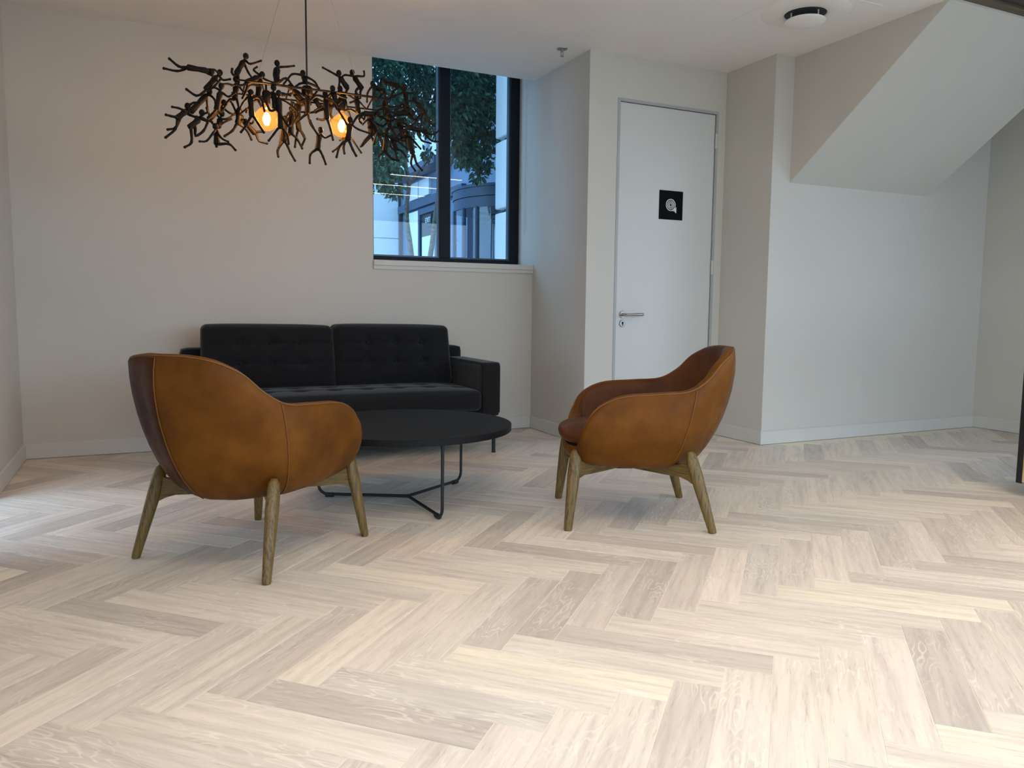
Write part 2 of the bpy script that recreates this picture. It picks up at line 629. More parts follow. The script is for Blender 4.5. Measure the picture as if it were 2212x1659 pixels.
# ---- floor: filler bed and herringbone boards
floor = struct(MB().box(XL - .16, XF + .16, YR - .16, YB + WT, -.05, -.0011).build('floor', 'filler'),
               'whitewashed oak herringbone floor')
PW, PN = 0.12, 5
P0 = np.array([2.39938, 2.41417])
EU = np.array([math.cos(-PI / 4), math.sin(-PI / 4)])
EV = np.array([math.cos(PI / 4), math.sin(PI / 4)])


def plank_quads():
    out = []
    for i in range(-120, 120):
        for m in range(-14, 15):
            a, c = i + PN * m, i - PN * m
            for kind in (0, 1):
                if kind == 0:
                    u0, u1, v0, v1 = a, a + 1, c - PN, c
                else:
                    u0, u1, v0, v1 = a, a + PN, c - PN - 1, c - PN
                ctr = P0 + PW * (EU * (u0 + u1) / 2 + EV * (v0 + v1) / 2)
                ok = (XL - .1 < ctr[0] < XF + .1 and YR - .1 < ctr[1] < YS + .05) or \
                     (XL - .1 < ctr[0] < XT + .05 and YS <= ctr[1] < YD + .1) or \
                     (XL - .1 < ctr[0] < XR + .05 and YD <= ctr[1] < YB + .1)
                if ok:
                    out.append((kind, u0, u1, v0, v1, ctr))
    return out


def plank_area(q):
    kind, u0, u1, v0, v1, ctr = q
    n = 6
    hit = 0
    tot = 0
    pts = []
    for u, v in ((u0, v0), (u1, v0), (u1, v1), (u0, v1)):
        P = P0 + PW * (EU * u + EV * v)
        x, y, w = project((P[0], P[1], 0))
        if w < 0.15:
            return 0.0
        pts.append((x, y))
    ar = 0
    for k in range(4):
        ar += pts[k][0] * pts[(k + 1) % 4][1] - pts[(k + 1) % 4][0] * pts[k][1]
    for su in np.linspace(.05, .95, n):
        for sv in np.linspace(.05, .95, n):
            P = P0 + PW * (EU * (u0 + (u1 - u0) * su) + EV * (v0 + (v1 - v0) * sv))
            x, y, w = project((P[0], P[1], 0))
            tot += 1
            hit += (0 < x < 2212 and 0 < y < 1659)
    return abs(ar) / 2 * hit / tot


def plank_geo(q):
    """chamfered board: local verts, faces, uv"""
    kind, u0, u1, v0, v1, ctr = q
    L, Wd = PN * PW / 2 - .0009, PW / 2 - .0009
    c = .0005
    t = -.010
    v = [(-L, -Wd, t), (L, -Wd, t), (L, Wd, t), (-L, Wd, t),
         (-L, -Wd, -c), (L, -Wd, -c), (L, Wd, -c), (-L, Wd, -c),
         (-L + c, -Wd + c, 0), (L - c, -Wd + c, 0), (L - c, Wd - c, 0), (-L + c, Wd - c, 0)]
    f = [(8, 9, 10, 11)]
    for a in (0, 4):
        for k in range(4):
            f.append((a + k, a + (k + 1) % 4, a + 4 + (k + 1) % 4, a + 4 + k))
    return v, f


def plank_mesh(name, qs):
    V, F, UVs, T = [], [], [], []
    for q, ang, ctr in qs:
        v, f = plank_geo(q)
        o = len(V)
        ca, sa = math.cos(ang), math.sin(ang)
        V += [(x * ca - y * sa + ctr[0], x * sa + y * ca + ctr[1], z) for x, y, z in v]
        F += [tuple(i + o for i in g) for g in f]
        tone = (random.random(), random.random(), random.random(), 1)
        off = random.random() * 3
        for g in f:
            for i in g:
                UVs.append((v[i][0] + off, v[i][1]))
                T.append(tone)
    me = bpy.data.meshes.new(name)
    me.from_pydata(V, [], F)
    uv = me.uv_layers.new(name='plank_uv')
    uv.data.foreach_set('uv', np.array(UVs, np.float32).ravel())
    at = me.color_attributes.new('tone', 'FLOAT_COLOR', 'CORNER')
    at.data.foreach_set('color', np.array(T, np.float32).ravel())
    me.materials.append(M['plank'])
    return me


quads = plank_quads()
ranked = sorted(quads, key=plank_area, reverse=True)
for q in ranked[:300]:
    me = plank_mesh('plank', [(q, 0, (0, 0))])
    o = bpy.data.objects.new('plank', me)
    COL.objects.link(o)
    o.parent = floor
    o.location = (q[5][0], q[5][1], 0)
    o.rotation_euler = (0, 0, -PI / 4 if q[0] == 1 else PI / 4)
me = plank_mesh('plank_field', [(q, -PI / 4 if q[0] == 1 else PI / 4, q[5]) for q in ranked[300:]])
o = bpy.data.objects.new('plank_field', me)
COL.objects.link(o)
o.parent = floor
o['kind'] = 'stuff'


# ---- skirting boards
def skirting(name, x0, y0, x1, y1, nx, ny, label):
    """board along a wall foot; (nx, ny) points into the room"""
    t, h, g, ch = .014, .098, .003, .006
    poly = [(0, g), (t, g), (t, h - ch), (t - ch, h), (0, h)]
    b = MB()
    v = []
    for (x, y) in ((x0, y0), (x1, y1)):
        for d, z in poly:
            v.append((x + nx * d, y + ny * d, z))
    n = len(poly)
    b.add(v, [tuple(range(n)), tuple(range(n, 2 * n))] + [(i, (i + 1) % n, n + (i + 1) % n, n + i) for i in range(n)])
    return struct(b.build(name, 'trim'), label)


skirting('baseboard_left', XL, LW1, XL, YB - .014, 1, 0, 'white baseboard along the left wall')
skirting('baseboard_back', XL, YB, XR, YB, 0, -1, 'white baseboard behind the sofa')
skirting('baseboard_recess', XR, YB - .014, XR, YD, -1, 0, 'white baseboard along the recess side wall')
skirting('baseboard_door', XR - .014, YD, DX0, YD, 0, -1, 'short white baseboard beside the door')
skirting('baseboard_return', XT, YD, XT, YS, -1, 0, 'white baseboard on the narrow return wall')
skirting('baseboard_stair', XT - .014, YS, XF, YS, 0, -1, 'white baseboard on the wall under the stair')
skirting('baseboard_right', XF, YS - .014, XF, RW1, -1, 0, 'white baseboard at the far right wall')

# ---- door
door = struct(empty('door_1', (DX0, YD, 0)), 'tall grey-white flush door with a black hose-reel sign')


def rel(b, o):
    b.v = [(x - o[0], y - o[1], z - o[2]) for x, y, z in b.v]
    return b


DO = (DX0, YD, 0)
fw = .020
b = MB().box(DX0, DX0 + fw, YD - .004, YD + .12, 0, DZ)
b.box(DX1 - fw, DX1, YD - .004, YD + .12, 0, DZ)
b.box(DX0 + fw, DX1 - fw, YD - .004, YD + .12, DZ - fw, DZ)
rel(b, DO).build('door_frame', 'steel_frame', door)
leaf = rel(MB().box(DX0 + fw + .005, DX1 - fw - .004, YD + .006, YD + .046, .006, DZ - fw - .004), DO).build('door_leaf', 'door', door, bevel=.0015, bseg=1)
rel(MB().box(DX0 + fw, DX1 - fw, YD + .046, YD + .06, 0, DZ - fw), DO).build('door_stop', 'rubber', door)
for hz in (2.185, 1.265, .25):
    b = MB()
    for k in range(3):
        b.lathe([(.0065, hz - .052 + k * .036), (.0065, hz - .019 + k * .036)], (DX1 - fw - .002, YD - .0065, 0), 12)
    b.box(DX1 - fw - .004, DX1 - fw + .014, YD - .0058, YD - .0042, hz - .05, hz + .05)
    rel(b, DO).build('hinge', 'trim', door, smooth=True)
hx, hz = 3.078, .912
b = MB().lathe([(.026, 0), (.026, -.006), (.024, -.009), (.012, -.009), (.011, -.045)], (hx, YD + .006, hz), 32, 'y')
hd = rel(b, DO).build('handle_rose', 'steel', door, smooth=True)
pts = catmull([(hx, YD - .038, hz), (hx + .012, YD - .05, hz), (hx + .05, YD - .052, hz), (hx + .10, YD - .05, hz), (hx + .148, YD - .048, hz + .001)], 5)
n = len(pts)
rad = [.0095 - .0025 * math.sin(PI * min(1, i / n * 1.5)) + .002 * (i / n) for i in range(n)]
rad[-1] = .004
rel(MB().tube(pts, rad, 12), DO).build('lever', 'steel', door, smooth=True)
b = MB().lathe([(.025, 0), (.025, -.006), (.022, -.009)], (hx - .001, YD + .006, .848), 32, 'y')
kr = rel(b, DO).build('key_rose', 'steel', door, smooth=True)
b = MB().lathe([(.0085, -.009), (.0085, -.0105)], (hx - .001, YD + .006, .853), 16, 'y')
b.box(hx - .004, hx + .002, YD - .0045, YD - .003, .834, .852)
rel(b, DO).build('keyhole', 'black', door)

# sign on the door
sg = tag(empty('door_sign', (3.471, YD + .004, 1.70)), 'black square sign with a white hose-reel symbol on the door', 'sign')
SO = (3.471, YD + .004, 1.70)
rel(MB().box(3.368, 3.574, YD + .002, YD + .0055, 1.597, 1.802), SO).build('plate', 'sign', sg)
b = MB()


def ring(b, cx, cz, r0, r1, y0, y1, a0=0, a1=2 * PI, n=40):
    v = []
    for k in range(n + 1):
        a = a0 + (a1 - a0) * k / n
        for r in (r0, r1):
            for y in (y0, y1):
                v.append((cx + r * math.cos(a), y, cz + r * math.sin(a)))
    f = []
    for k in range(n):
        o = 4 * k
        f += [(o, o + 4, o + 5, o + 1), (o + 2, o + 3, o + 7, o + 6), (o, o + 2, o + 6, o + 4), (o + 1, o + 5, o + 7, o + 3)]
    b.add(v, f)


ys0, ys1 = YD + .0008, YD + .003
cx, cz = 3.467, 1.7015
for r0, r1 in ((.0085, .0125), (.0175, .0215), (.0265, .0305), (.037, .0425)):
    ring(b, cx, cz, r0, r1, ys0, ys1)
b.box(cx + .002, cx + .036, ys0, ys1, cz - .0425, cz - .037)
b.add([(cx + .034, ys0, cz - .046), (cx + .044, ys0, cz - .052), (cx + .044, ys0, cz - .018), (cx + .034, ys0, cz - .024),
       (cx + .034, ys1, cz - .046), (cx + .044, ys1, cz - .052), (cx + .044, ys1, cz - .018), (cx + .034, ys1, cz - .024)],
      [(0, 1, 2, 3), (4, 7, 6, 5), (0, 4, 5, 1), (1, 5, 6, 2), (2, 6, 7, 3), (3, 7, 4, 0)])
b.box(cx + .045, cx + .050, ys0, ys1, cz - .056, cz - .014)
b.box(cx + .028, cx + .034, ys0, ys1, cz - .043, cz - .026)
rel(b, SO).build('hose_reel_symbol', 'sign_white', sg)

# ---- window
win = struct(empty('window_1', (1.5, YW, 1.285)), 'tall two-pane window with a dark frame, looking onto trees')
WO = (1.5, YW, 1.285)
for nm, q in (('frame_jamb', (1.5, 1.565, 5.775, 5.85, 1.285, 2.97)), ('frame_jamb', (2.695, XR, 5.775, 5.85, 1.285, 2.97)),
              ('frame_rail', (1.565, 2.695, 5.775, 5.85, 1.285, 1.330)), ('frame_rail', (1.565, 2.695, 5.775, 5.85, 2.91, 2.97)),
              ('frame_mullion', (2.097, 2.178, 5.770, 5.85, 1.330, 2.91))):
    rel(MB().box(*q), WO).build(nm, 'alu', win, bevel=.002, bseg=1)
for x0, x1 in ((1.565, 2.097), (2.178, 2.695)):
    b = MB()
    w = .012
    b.box(x0, x0 + w, 5.79, 5.83, 1.33, 2.91).box(x1 - w, x1, 5.79, 5.83, 1.33, 2.91)
    b.box(x0 + w, x1 - w, 5.79, 5.83, 1.33, 1.33 + w).box(x0 + w, x1 - w, 5.79, 5.83, 2.91 - w, 2.91)
    bead = rel(b, WO).build('glazing_bead', 'alu2', win)
    rel(MB().box(x0 + w, x1 - w, 5.802, 5.808, 1.33 + w, 2.91 - w), WO).build('pane', 'glass', win)
struct(MB().box(1.5, XR, YB - .020, YB + WT, 1.246, 1.285).build('window_sill', 'trim', bevel=.002, bseg=1), 'white window sill board')
struct(MB().box(1.5, XR, YB - .012, YB + .02, 1.220, 1.246).build('trim_3', 'trim'), 'white apron strip below the window sill')
b = MB()
for dx in (0, .012):
    b.tube([(XR - .006, 5.645 + dx * 2, 2.97), (XR - .006, 5.645 + dx * 2, 1.55)], .0018, 6)
b.tube([(XR - .006, 5.645, 1.55), (XR - .006, 5.657, 1.54), (XR - .006, 5.669, 1.55)], .0018, 6)
tag(b.build('blind_chain', 'chain'), 'thin white blind chain hanging beside the window', 'chain')


# ---- glazed openings out of view that let the daylight in
def glazing(name, axis, p, a0, a1, z0, z1, nmul, label):
    r = struct(empty(name, (p, a0, z0) if axis == 'x' else (a0, p, z0)), label)
    o = tuple(r.location)

    def bx(c0, c1, e0, e1, t0=-.03, t1=.03):
        q = (p + t0, p + t1, c0, c1, e0, e1) if axis == 'x' else (c0, c1, p + t0, p + t1, e0, e1)
        return MB().box(*q)
    rel(bx(a0, a1, z0, z0 + .05), o).build('frame_rail', 'alu', r)
    rel(bx(a0, a1, z1 - .05, z1), o).build('frame_rail', 'alu', r)
    w = (a1 - a0) / nmul
    for k in range(nmul + 1):
        c = a0 + w * k
        rel(bx(max(a0, c - .025), min(a1, c + .025), z0 + .05, z1 - .05), o).build('frame_mullion', 'alu', r)
    for k in range(nmul):
        rel(bx(a0 + w * k + .025, a0 + w * (k + 1) - .025, z0 + .05, z1 - .05, -.003, .003), o).build('pane', 'clear_glass', r)
    return r


glazing('window_2', 'y', YR - .08, FX0, XF - .25, 0, 2.58, 4, 'glazed shopfront behind the viewer')
glazing('window_3', 'x', XF + .08, YR, RW1, 0, RWZ, 4, 'glazed side front at the right')
glazing('window_4', 'x', XL - .08, LW0, LW1, 0, LWZ, 2, 'glazed opening in the left wall')
glazing('window_added', 'x', XL - .08, LV0, LV1, 0, LVZ, 3, 'unseen glazed opening added in the left wall to light the near floor')
portal('portal_added', (XL - .2, (LV0 + LV1) / 2, LVZ / 2), (LVZ, LV1 - LV0), (0, -PI / 2, 0))
portal('portal_front', ((FX0 + XF - .25) / 2, YR - .2, 1.29), (XF - .25 - FX0, 2.58), (PI / 2, 0, 0))
portal('portal_right', (XF + .2, (YR + RW1) / 2, RWZ / 2), (RWZ, RW1 - YR), (0, PI / 2, 0))
portal('portal_left', (XL - .2, (LW0 + LW1) / 2, LWZ / 2), (LWZ, LW1 - LW0), (0, -PI / 2, 0))
portal('portal_window', (2.13, YW + .08, 2.12), (1.2, 1.6), (-PI / 2, 0, 0))

# ================================================================== FURNITURE
# ---- leather tub chair
ST = [  # rim outer, mid, low, bottom   (half, front centre -> back centre)
    ((.298, 0, .345), (.302, 0, .325), (.282, 0, .292), (.20, 0, .262)),
    ((.288, .130, .345), (.292, .13, .325), (.272, .13, .290), (.195, .09, .262)),
    ((.262, .225, .358), (.264, .235, .33), (.240, .225, .292), (.17, .15, .262)),
    ((.244, .292, .43), (.244, .302, .38), (.195, .265, .305), (.12, .17, .26)),
    ((.196, .326, .52), (.186, .336, .43), (.130, .285, .315), (.07, .18, .26)),
    ((.090, .338, .577), (.065, .343, .45), (.030, .30, .315), (.0, .18, .26)),
    ((-.070, .338, .592), (-.060, .345, .455), (-.055, .30, .315), (-.05, .18, .258)),
    ((-.200, .326, .603), (-.175, .330, .46), (-.140, .285, .315), (-.10, .175, .256)),
    ((-.285, .302, .648), (-.255, .298, .48), (-.200, .25, .322), (-.14, .155, .254)),
    ((-.355, .262, .718), (-.325, .250, .51), (-.262, .20, .325), (-.175, .13, .252)),
    ((-.415, .200, .758), (-.390, .180, .535), (-.312, .14, .328), (-.20, .09, .25)),
    ((-.450, .105, .775), (-.430, .092, .545), (-.340, .07, .328), (-.213, .045, .25)),
    ((-.474, 0, .777), (-.462, 0, .55), (-.362, 0, .328), (-.222, 0, .25)),
]


def loopify(col):
    half = [np.array(s[col], float) for s in ST]
    full = half + [p * np.array([1, -1, 1]) for p in half[-2:0:-1]]
    return full


NS = 6      # samples per station gap
RIM = catmull(loopify(0), NS, True)
MID = catmull(loopify(1), NS, True)
LOW = catmull(loopify(2), NS, True)
BOT = catmull(loopify(3), NS, True)
NL = len(RIM)
tan = np.roll(RIM, -1, 0) - np.roll(RIM, 1, 0)
inw = np.stack([-tan[:, 1], tan[:, 0], np.zeros(NL)], -1)
inw /= np.linalg.norm(inw, axis=1, keepdims=True) + 1e-9
if (inw[0][0] > 0):
    inw = -inw
# how far a station belongs to the low front lip (0) or to the arms and back (1)
arm = np.clip((RIM[:, 2] - .345) / .12, 0, 1)
TH = .018 + .036 * arm


def chair_shell():
    rows = []
    # outer skin from underside to rim
    prof = 11
    for k in range(prof + 1):
        t = k / prof
        ctrl = [BOT, LOW, MID, RIM]
        b0, b1, b2, b3 = (1 - t) ** 3, 3 * t * (1 - t) ** 2, 3 * t * t * (1 - t), t ** 3
        # interpolating cubic: turn the four curves into Bezier handles
        h1 = (-5 * BOT + 18 * LOW - 9 * MID + 2 * RIM) / 6
        h2 = (2 * BOT - 9 * LOW + 18 * MID - 5 * RIM) / 6
        rows.append(b0 * BOT + b1 * h1 + b2 * h2 + b3 * RIM)
    # padded rim
    up = np.array([0, 0, 1.0])
    for t, lift in ((.12, .006), (.32, .011), (.55, .012), (.8, .006), (1.0, -.006)):
        rows.append(RIM + inw * (TH * t)[:, None] + up * (lift * (.35 + .65 * arm))[:, None])
    # inner skin down to the seat
    IR = RIM + inw * (TH * 1.12)[:, None] - up * (.03 * arm + .002)[:, None]
    rows.append(IR)
    flo = .352
    for t in (.3, .6, .85):
        A = MID + inw * (.062 * arm + .03)[:, None]
        z = IR[:, 2] * (1 - t) + flo * t
        xy = IR[:, :2] * (1 - t) + A[:, :2] * t
        rows.append(np.column_stack([xy, z]))
    ctr = np.array([-.03, 0, flo - .004])
    last = rows[-1]
    for s in (.75, .35):
        rows.append(np.column_stack([ctr[0] + (last[:, 0] - ctr[0]) * s, last[:, 1] * s, np.full(NL, flo - .004)]))
    V = [p for r in rows for p in r]
    F = []
    for i in range(len(rows) - 1):
        for k in range(NL):
            F.append((i * NL + k, i * NL + (k + 1) % NL, (i + 1) * NL + (k + 1) % NL, (i + 1) * NL + k))
    F.append(tuple(range(NL)))
    F.append(tuple(range((len(rows) - 1) * NL, len(rows) * NL))[::-1])
    return V, F, rows


def outer_line(idx, n=14, lift=.0015):
    """seam line down the outer skin at a rim sample"""
    h1 = (-5 * BOT + 18 * LOW - 9 * MID + 2 * RIM) / 6
    h2 = (2 * BOT - 9 * LOW + 18 * MID - 5 * RIM) / 6
    out = []
    for k in range(2, n + 1):
        t = k / n
        p = (1 - t) ** 3 * BOT[idx] + 3 * t * (1 - t) ** 2 * h1[idx] + 3 * t * t * (1 - t) * h2[idx] + t ** 3 * RIM[idx]
        out.append(p - inw[idx] * lift)
    return out


def chair_parts(root, brown_half):
    V, F, rows = chair_shell()
    sh = MB().add(V, F).build('shell', 'leather', root, smooth=True, angle=80)
    me = sh.data
    me.materials.append(M['leather_brown'])
    me.materials.append(M['leather_seat'])
    half = len(ST) * NS - NS
    for i, pl in enumerate(me.polygons):
        row, k = divmod(i, NL)
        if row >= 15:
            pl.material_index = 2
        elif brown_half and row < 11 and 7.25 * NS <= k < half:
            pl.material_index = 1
    # piped seam round the arms and back
    i0, i1 = int(2.6 * NS), NL - int(2.6 * NS)
    pip = [RIM[k] + inw[k] * .006 + np.array([0, 0, .006]) for k in range(i0, i1 + 1)]
    MB().tube(pip, .0035, 6).build('piping', 'leather_seam', sh, smooth=True)
    for st in (7.25, 12.0):
        for idx in sorted({int(round(st * NS)), NL - int(round(st * NS))}):
            MB().tube(outer_line(idx), .0022, 6).build('seam', 'leather_seam', sh, smooth=True)
    # seat cushion
    b = MB()
    n, m = 56, 14
    base = []
    for k in range(n):
        a = 2 * PI * k / n
        c, s = math.cos(a), math.sin(a)
        e = 2 / 2.9
        x = math.copysign(abs(c) ** e, c)
        y = math.copysign(abs(s) ** e, s)
        hw = .252 if x > 0 else .252 - .05 * (-x)
        base.append((.008 + x * .315 if x > 0 else .008 + x * .29, y * hw))
    V = []
    cx0 = -.01
    for i in range(m + 1):
        t = i / m
        ang = -PI / 2 + PI * t
        sc = (max(0.0, math.cos(ang))) ** .42
        z = .392 + (.052 if ang > 0 else .056) * math.copysign(abs(math.sin(ang)) ** .8, ang)
        for x, y in base:
            V.append((cx0 + (x - cx0) * max(sc, .02), y * max(sc, .02), z - .012 * (1 - (x + .3) / .62) * (ang > 0)))
    F = []
    for i in range(m):
        for k in range(n):
            F.append((i * n + k, i * n + (k + 1) % n, (i + 1) * n + (k + 1) % n, (i + 1) * n + k))
    F += [tuple(range(n))[::-1], tuple(range(m * n, (m + 1) * n))]
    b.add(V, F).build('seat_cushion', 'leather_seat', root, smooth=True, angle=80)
    # legs and cross rails
    for sx, sy in ((1, 1), (1, -1), (-1, 1), (-1, -1)):
        if sx > 0:
            top, mid, foot = (.262, .238, .345), (.262, .245, .25), (.298, .287, 0)
        else:
            top, mid, foot = (-.222, .272, .345), (-.232, .268, .25), (-.322, .316, 0)
        pts = [np.array(p) * np.array([1, sy, 1]) for p in (top, mid, foot)]
        line = [pts[0] + (pts[2] - pts[0]) * t for t in (0, .04, .12, .3, .6, .97, 1)]
        b = MB().tube(line, [.012, .022, .0265, .0275, .0235, .018, .016], 16, True, .78)
        b.build('leg', 'ash', root, smooth=True, angle=60)
        # rail: deep at the leg, slim at the middle
        p1 = pts[0] + (pts[2] - pts[0]) * .18
        p0 = np.array([.02, 0, .248])
        secs = []
        for t in (0, .25, .5, .7, .84, .93, 1.0):
            c = p0 + (p1 - p0) * t
            c[2] = .246 + .010 * t ** 2 + .018 * max(0, t - .7)
            hgt = .036 + .018 * t + (.055 * max(0, (t - .78) / .22) ** 2)
            secs.append((c, hgt))
        d = (p1 - p0)
        d[2] = 0
        ln = np.linalg.norm(d)
        ang = math.atan2(d[1], d[0])
        sd = np.array([0, .0125, 0])
        V, F = [], []
        for c, hgt in secs:
            up_ = np.array([0, 0, hgt / 2])
            zt = c + up_ * (1.0)
            q = np.linalg.norm((c - p0)[:2])
            zt[2] = min(zt[2], .268 + .04 * max(0, q - .18) / .18)
            lo = c - up_
            lo = np.array([q, 0, lo[2]])
            zt = np.array([q, 0, zt[2]])
            V += [lo - sd * .7, lo + sd * .7, zt + sd, zt - sd]
        for i in range(len(secs) - 1):
            o = 4 * i
            for k in range(4):
                F.append((o + k, o + (k + 1) % 4, o + 4 + (k + 1) % 4, o + 4 + k))
        F += [(0, 1, 2, 3), tuple(4 * (len(secs) - 1) + k for k in (3, 2, 1, 0))]
        bb = MB().add(V, F)
        bb.build('rail', 'ash_x', root, smooth=True, angle=50, loc=(p0[0], p0[1], 0), rotz=ang)
    MB().box(-.02, .06, -.04, .04, .222, .262).build('bracket', 'black', root, bevel=.004)


def make_chair(name, x, y, deg, label, brown_half=False):
    root = empty(name, (x, y, 0), math.radians(deg))
    tag(root, label, 'chair', 'tan leather tub chairs round the coffee table')
    chair_parts(root, brown_half)
    return root


chair_a = make_chair('armchair', .392, 3.152, 40.3, 'tan leather tub armchair seen from behind, near the left wall', True)
chair_b = make_chair('armchair', 2.013, 2.998, 155.5, 'tan leather tub armchair seen side-on, in front of the white door')

# ---- sofa
SX0, SX1 = .20, 2.095
SY0, SY1 = 4.610, 5.488


def soft_box(x0, x1, y0, y1, z0, z1, r, nx, ny, nz, fun=None):
    """rounded upholstered block; fun(p, u, v, w, face) may push points about"""
    c = np.array([(x0 + x1) / 2, (y0 + y1) / 2, (z0 + z1) / 2])
    h = np.array([(x1 - x0) / 2, (y1 - y0) / 2, (z1 - z0) / 2])
    V, F, idx = [], [], {}

    def vert(i, j, k):
        key = (i, j, k)
        if key in idx:
            return idx[key]
        u, v, w = 2 * i / nx - 1, 2 * j / ny - 1, 2 * k / nz - 1
        q = np.array([u, v, w]) * h
        inner = np.clip(q, -(h - r), h - r)
        d = q - inner
        L = np.linalg.norm(d)
        p = c + inner + (d / L * r if L > 1e-9 else d)
        if fun is not None:
            p = fun(p, u, v, w)
        idx[key] = len(V)
        V.append(p)
        return idx[key]
    for i in range(nx):
        for j in range(ny):
            for k in (0, nz):
                q = (vert(i, j, k), vert(i + 1, j, k), vert(i + 1, j + 1, k), vert(i, j + 1, k))
                F.append(q)
    for i in range(nx):
        for k in range(nz):
            for j in (0, ny):
                F.append((vert(i, j, k), vert(i + 1, j, k), vert(i + 1, j, k + 1), vert(i, j, k + 1)))
    for j in range(ny):
        for k in range(nz):
            for i in (0, nx):
                F.append((vert(i, j, k), vert(i, j + 1, k), vert(i, j + 1, k + 1), vert(i, j, k + 1)))
    return MB().add(V, F)


sofa = tag(empty('sofa', ((SX0 + SX1) / 2, (SY0 + SY1) / 2, 0)), 'black two-seater sofa with button-tufted cushions against the wall', 'sofa')
SOO = tuple(sofa.location)


def sofa_part(b, name, mat='sofa', smooth=True, parent=None, bevel=0):
    par = sofa if parent is None else parent
    return rel(b, SOO).build(name, mat, par, smooth=smooth, bevel=bevel, angle=60)


AW = .128
ARM_Z = .598
for x0 in (SX0, SX1 - AW):
    a = sofa_part(soft_box(x0, x0 + AW, SY0, 5.30, .245, ARM_Z, .022, 8, 24, 12), 'armrest')
    b = MB()
    for xx in (x0 + .006, x0 + AW - .006):
        b.tube([(xx, SY0 + .004, .27), (xx, SY0 + .004, ARM_Z - .03), (xx, SY0 + .012, ARM_Z - .010), (xx, SY0 + .03, ARM_Z - .004), (xx, 5.28, ARM_Z - .004)], .003, 6)
    sofa_part(b, 'piping', parent=a)
sofa_part(soft_box(SX0, SX1, 5.295, SY1, .20, .676, .03, 40, 6, 12), 'backrest')
sofa_part(soft_box(SX0 + AW - .01, SX1 - AW + .01, SY0 + .03, 5.33, .135, .295, .015, 30, 10, 6), 'seat_base')  # upholstered base, lowered to block light and darken the floor beneath

# seat cushion with two rows of tufts
sx0, sx1, sy0, sy1 = SX0 + AW + .002, SX1 - AW - .002, SY0 - .012, 5.15
tuft_s = [(sx0 + (sx1 - sx0) * (k + .5) / 8, yy) for yy in (sy0 + .20, sy0 + .38) for k in range(8)]


def seat_fun(p, u, v, w):
    if w > .2:
        x, y = p[0], p[1]
        p[2] += .022 * (1 - u ** 6) * (1 - abs((y - sy0) / (sy1 - sy0) * 2 - 1) ** 4)
        d = 0
        for tx, ty in tuft_s:
            q = (x - tx) ** 2 + (y - ty) ** 2
            if q < .02:
                d += .030 * math.exp(-q / (2 * .026 ** 2))
        for ty in (sy0 + .20, sy0 + .38):
            d += .007 * math.exp(-((y - ty) ** 2) / (2 * .010 ** 2))
        p[2] -= d * min(1, (w - .2) / .8)
    if v < -.5 and abs(w) < .99:
        p[1] -= .012 * (1 - w * w) * (1 - u ** 8)
    return p


seat = sofa_part(soft_box(sx0, sx1, sy0, sy1, .287, .418, .035, 120, 44, 10, seat_fun), 'seat_cushion')
for tx, ty in tuft_s:
    b = MB().ball((tx, ty, .4), .010, 10, 6, (1, 1, .45))
    sofa_part(b, 'button', parent=seat)
# back cushions: face leans back a little
for cx0, cx1 in ((.318, 1.120), (1.128, 1.925)):
    cz0, cz1 = .425, .826
    bt = [(cx0 + (cx1 - cx0) * f, z) for z in (.712, .588) for f in (.27, .5, .735)]

    def back_fun(p, u, v, w, cx0=cx0, cx1=cx1, bt=bt, cz0=cz0, cz1=cz1):
        x, z = p[0], p[2]
        if v < -.2:
            crown = .030 * (1 - u ** 4) * (1 - w ** 4)
            d = 0
            for tx, tz in bt:
                q = (x - tx) ** 2 + (z - tz) ** 2
                if q < .02:
                    d += .026 * math.exp(-q / (2 * .022 ** 2))
            for tz in (.712, .588):
                d += .009 * math.exp(-((z - tz) ** 2) / (2 * .007 ** 2)) * (1 - u ** 8)
            p[1] += (-crown + d) * min(1, (-v - .2) / .8)
        if w > .5:
            p[2] += .008 * (1 - u ** 4) - .004 * u
        p[1] += (z - cz0) * .16
        p[0] += (1 - (z - cz0) / (cz1 - cz0)) * .012 * u
        return p
    cu = sofa_part(soft_box(cx0, cx1, 5.055, 5.235, cz0, cz1, .035, 64, 8, 40, back_fun), 'back_cushion')
    for tx, tz in bt:
        b = MB().ball((tx, 5.055 - .012 + (tz - cz0) * .16 + .009, tz), .010, 10, 6, (1, .45, 1))
        sofa_part(b, 'button', parent=cu)
for lx, ly in ((SX0 + .03, SY0 + .04), (SX1 - .03, SY0 + .04), (SX0 + .03, SY1 - .05), (SX1 - .03, SY1 - .05)):
    b = MB().lathe([(.0125, .0), (.0125, .25)], (lx, ly, 0), 16)
    b.lathe([(.014, 0), (.014, .006)], (lx, ly, 0), 16)
    sofa_part(b, 'leg', 'black')

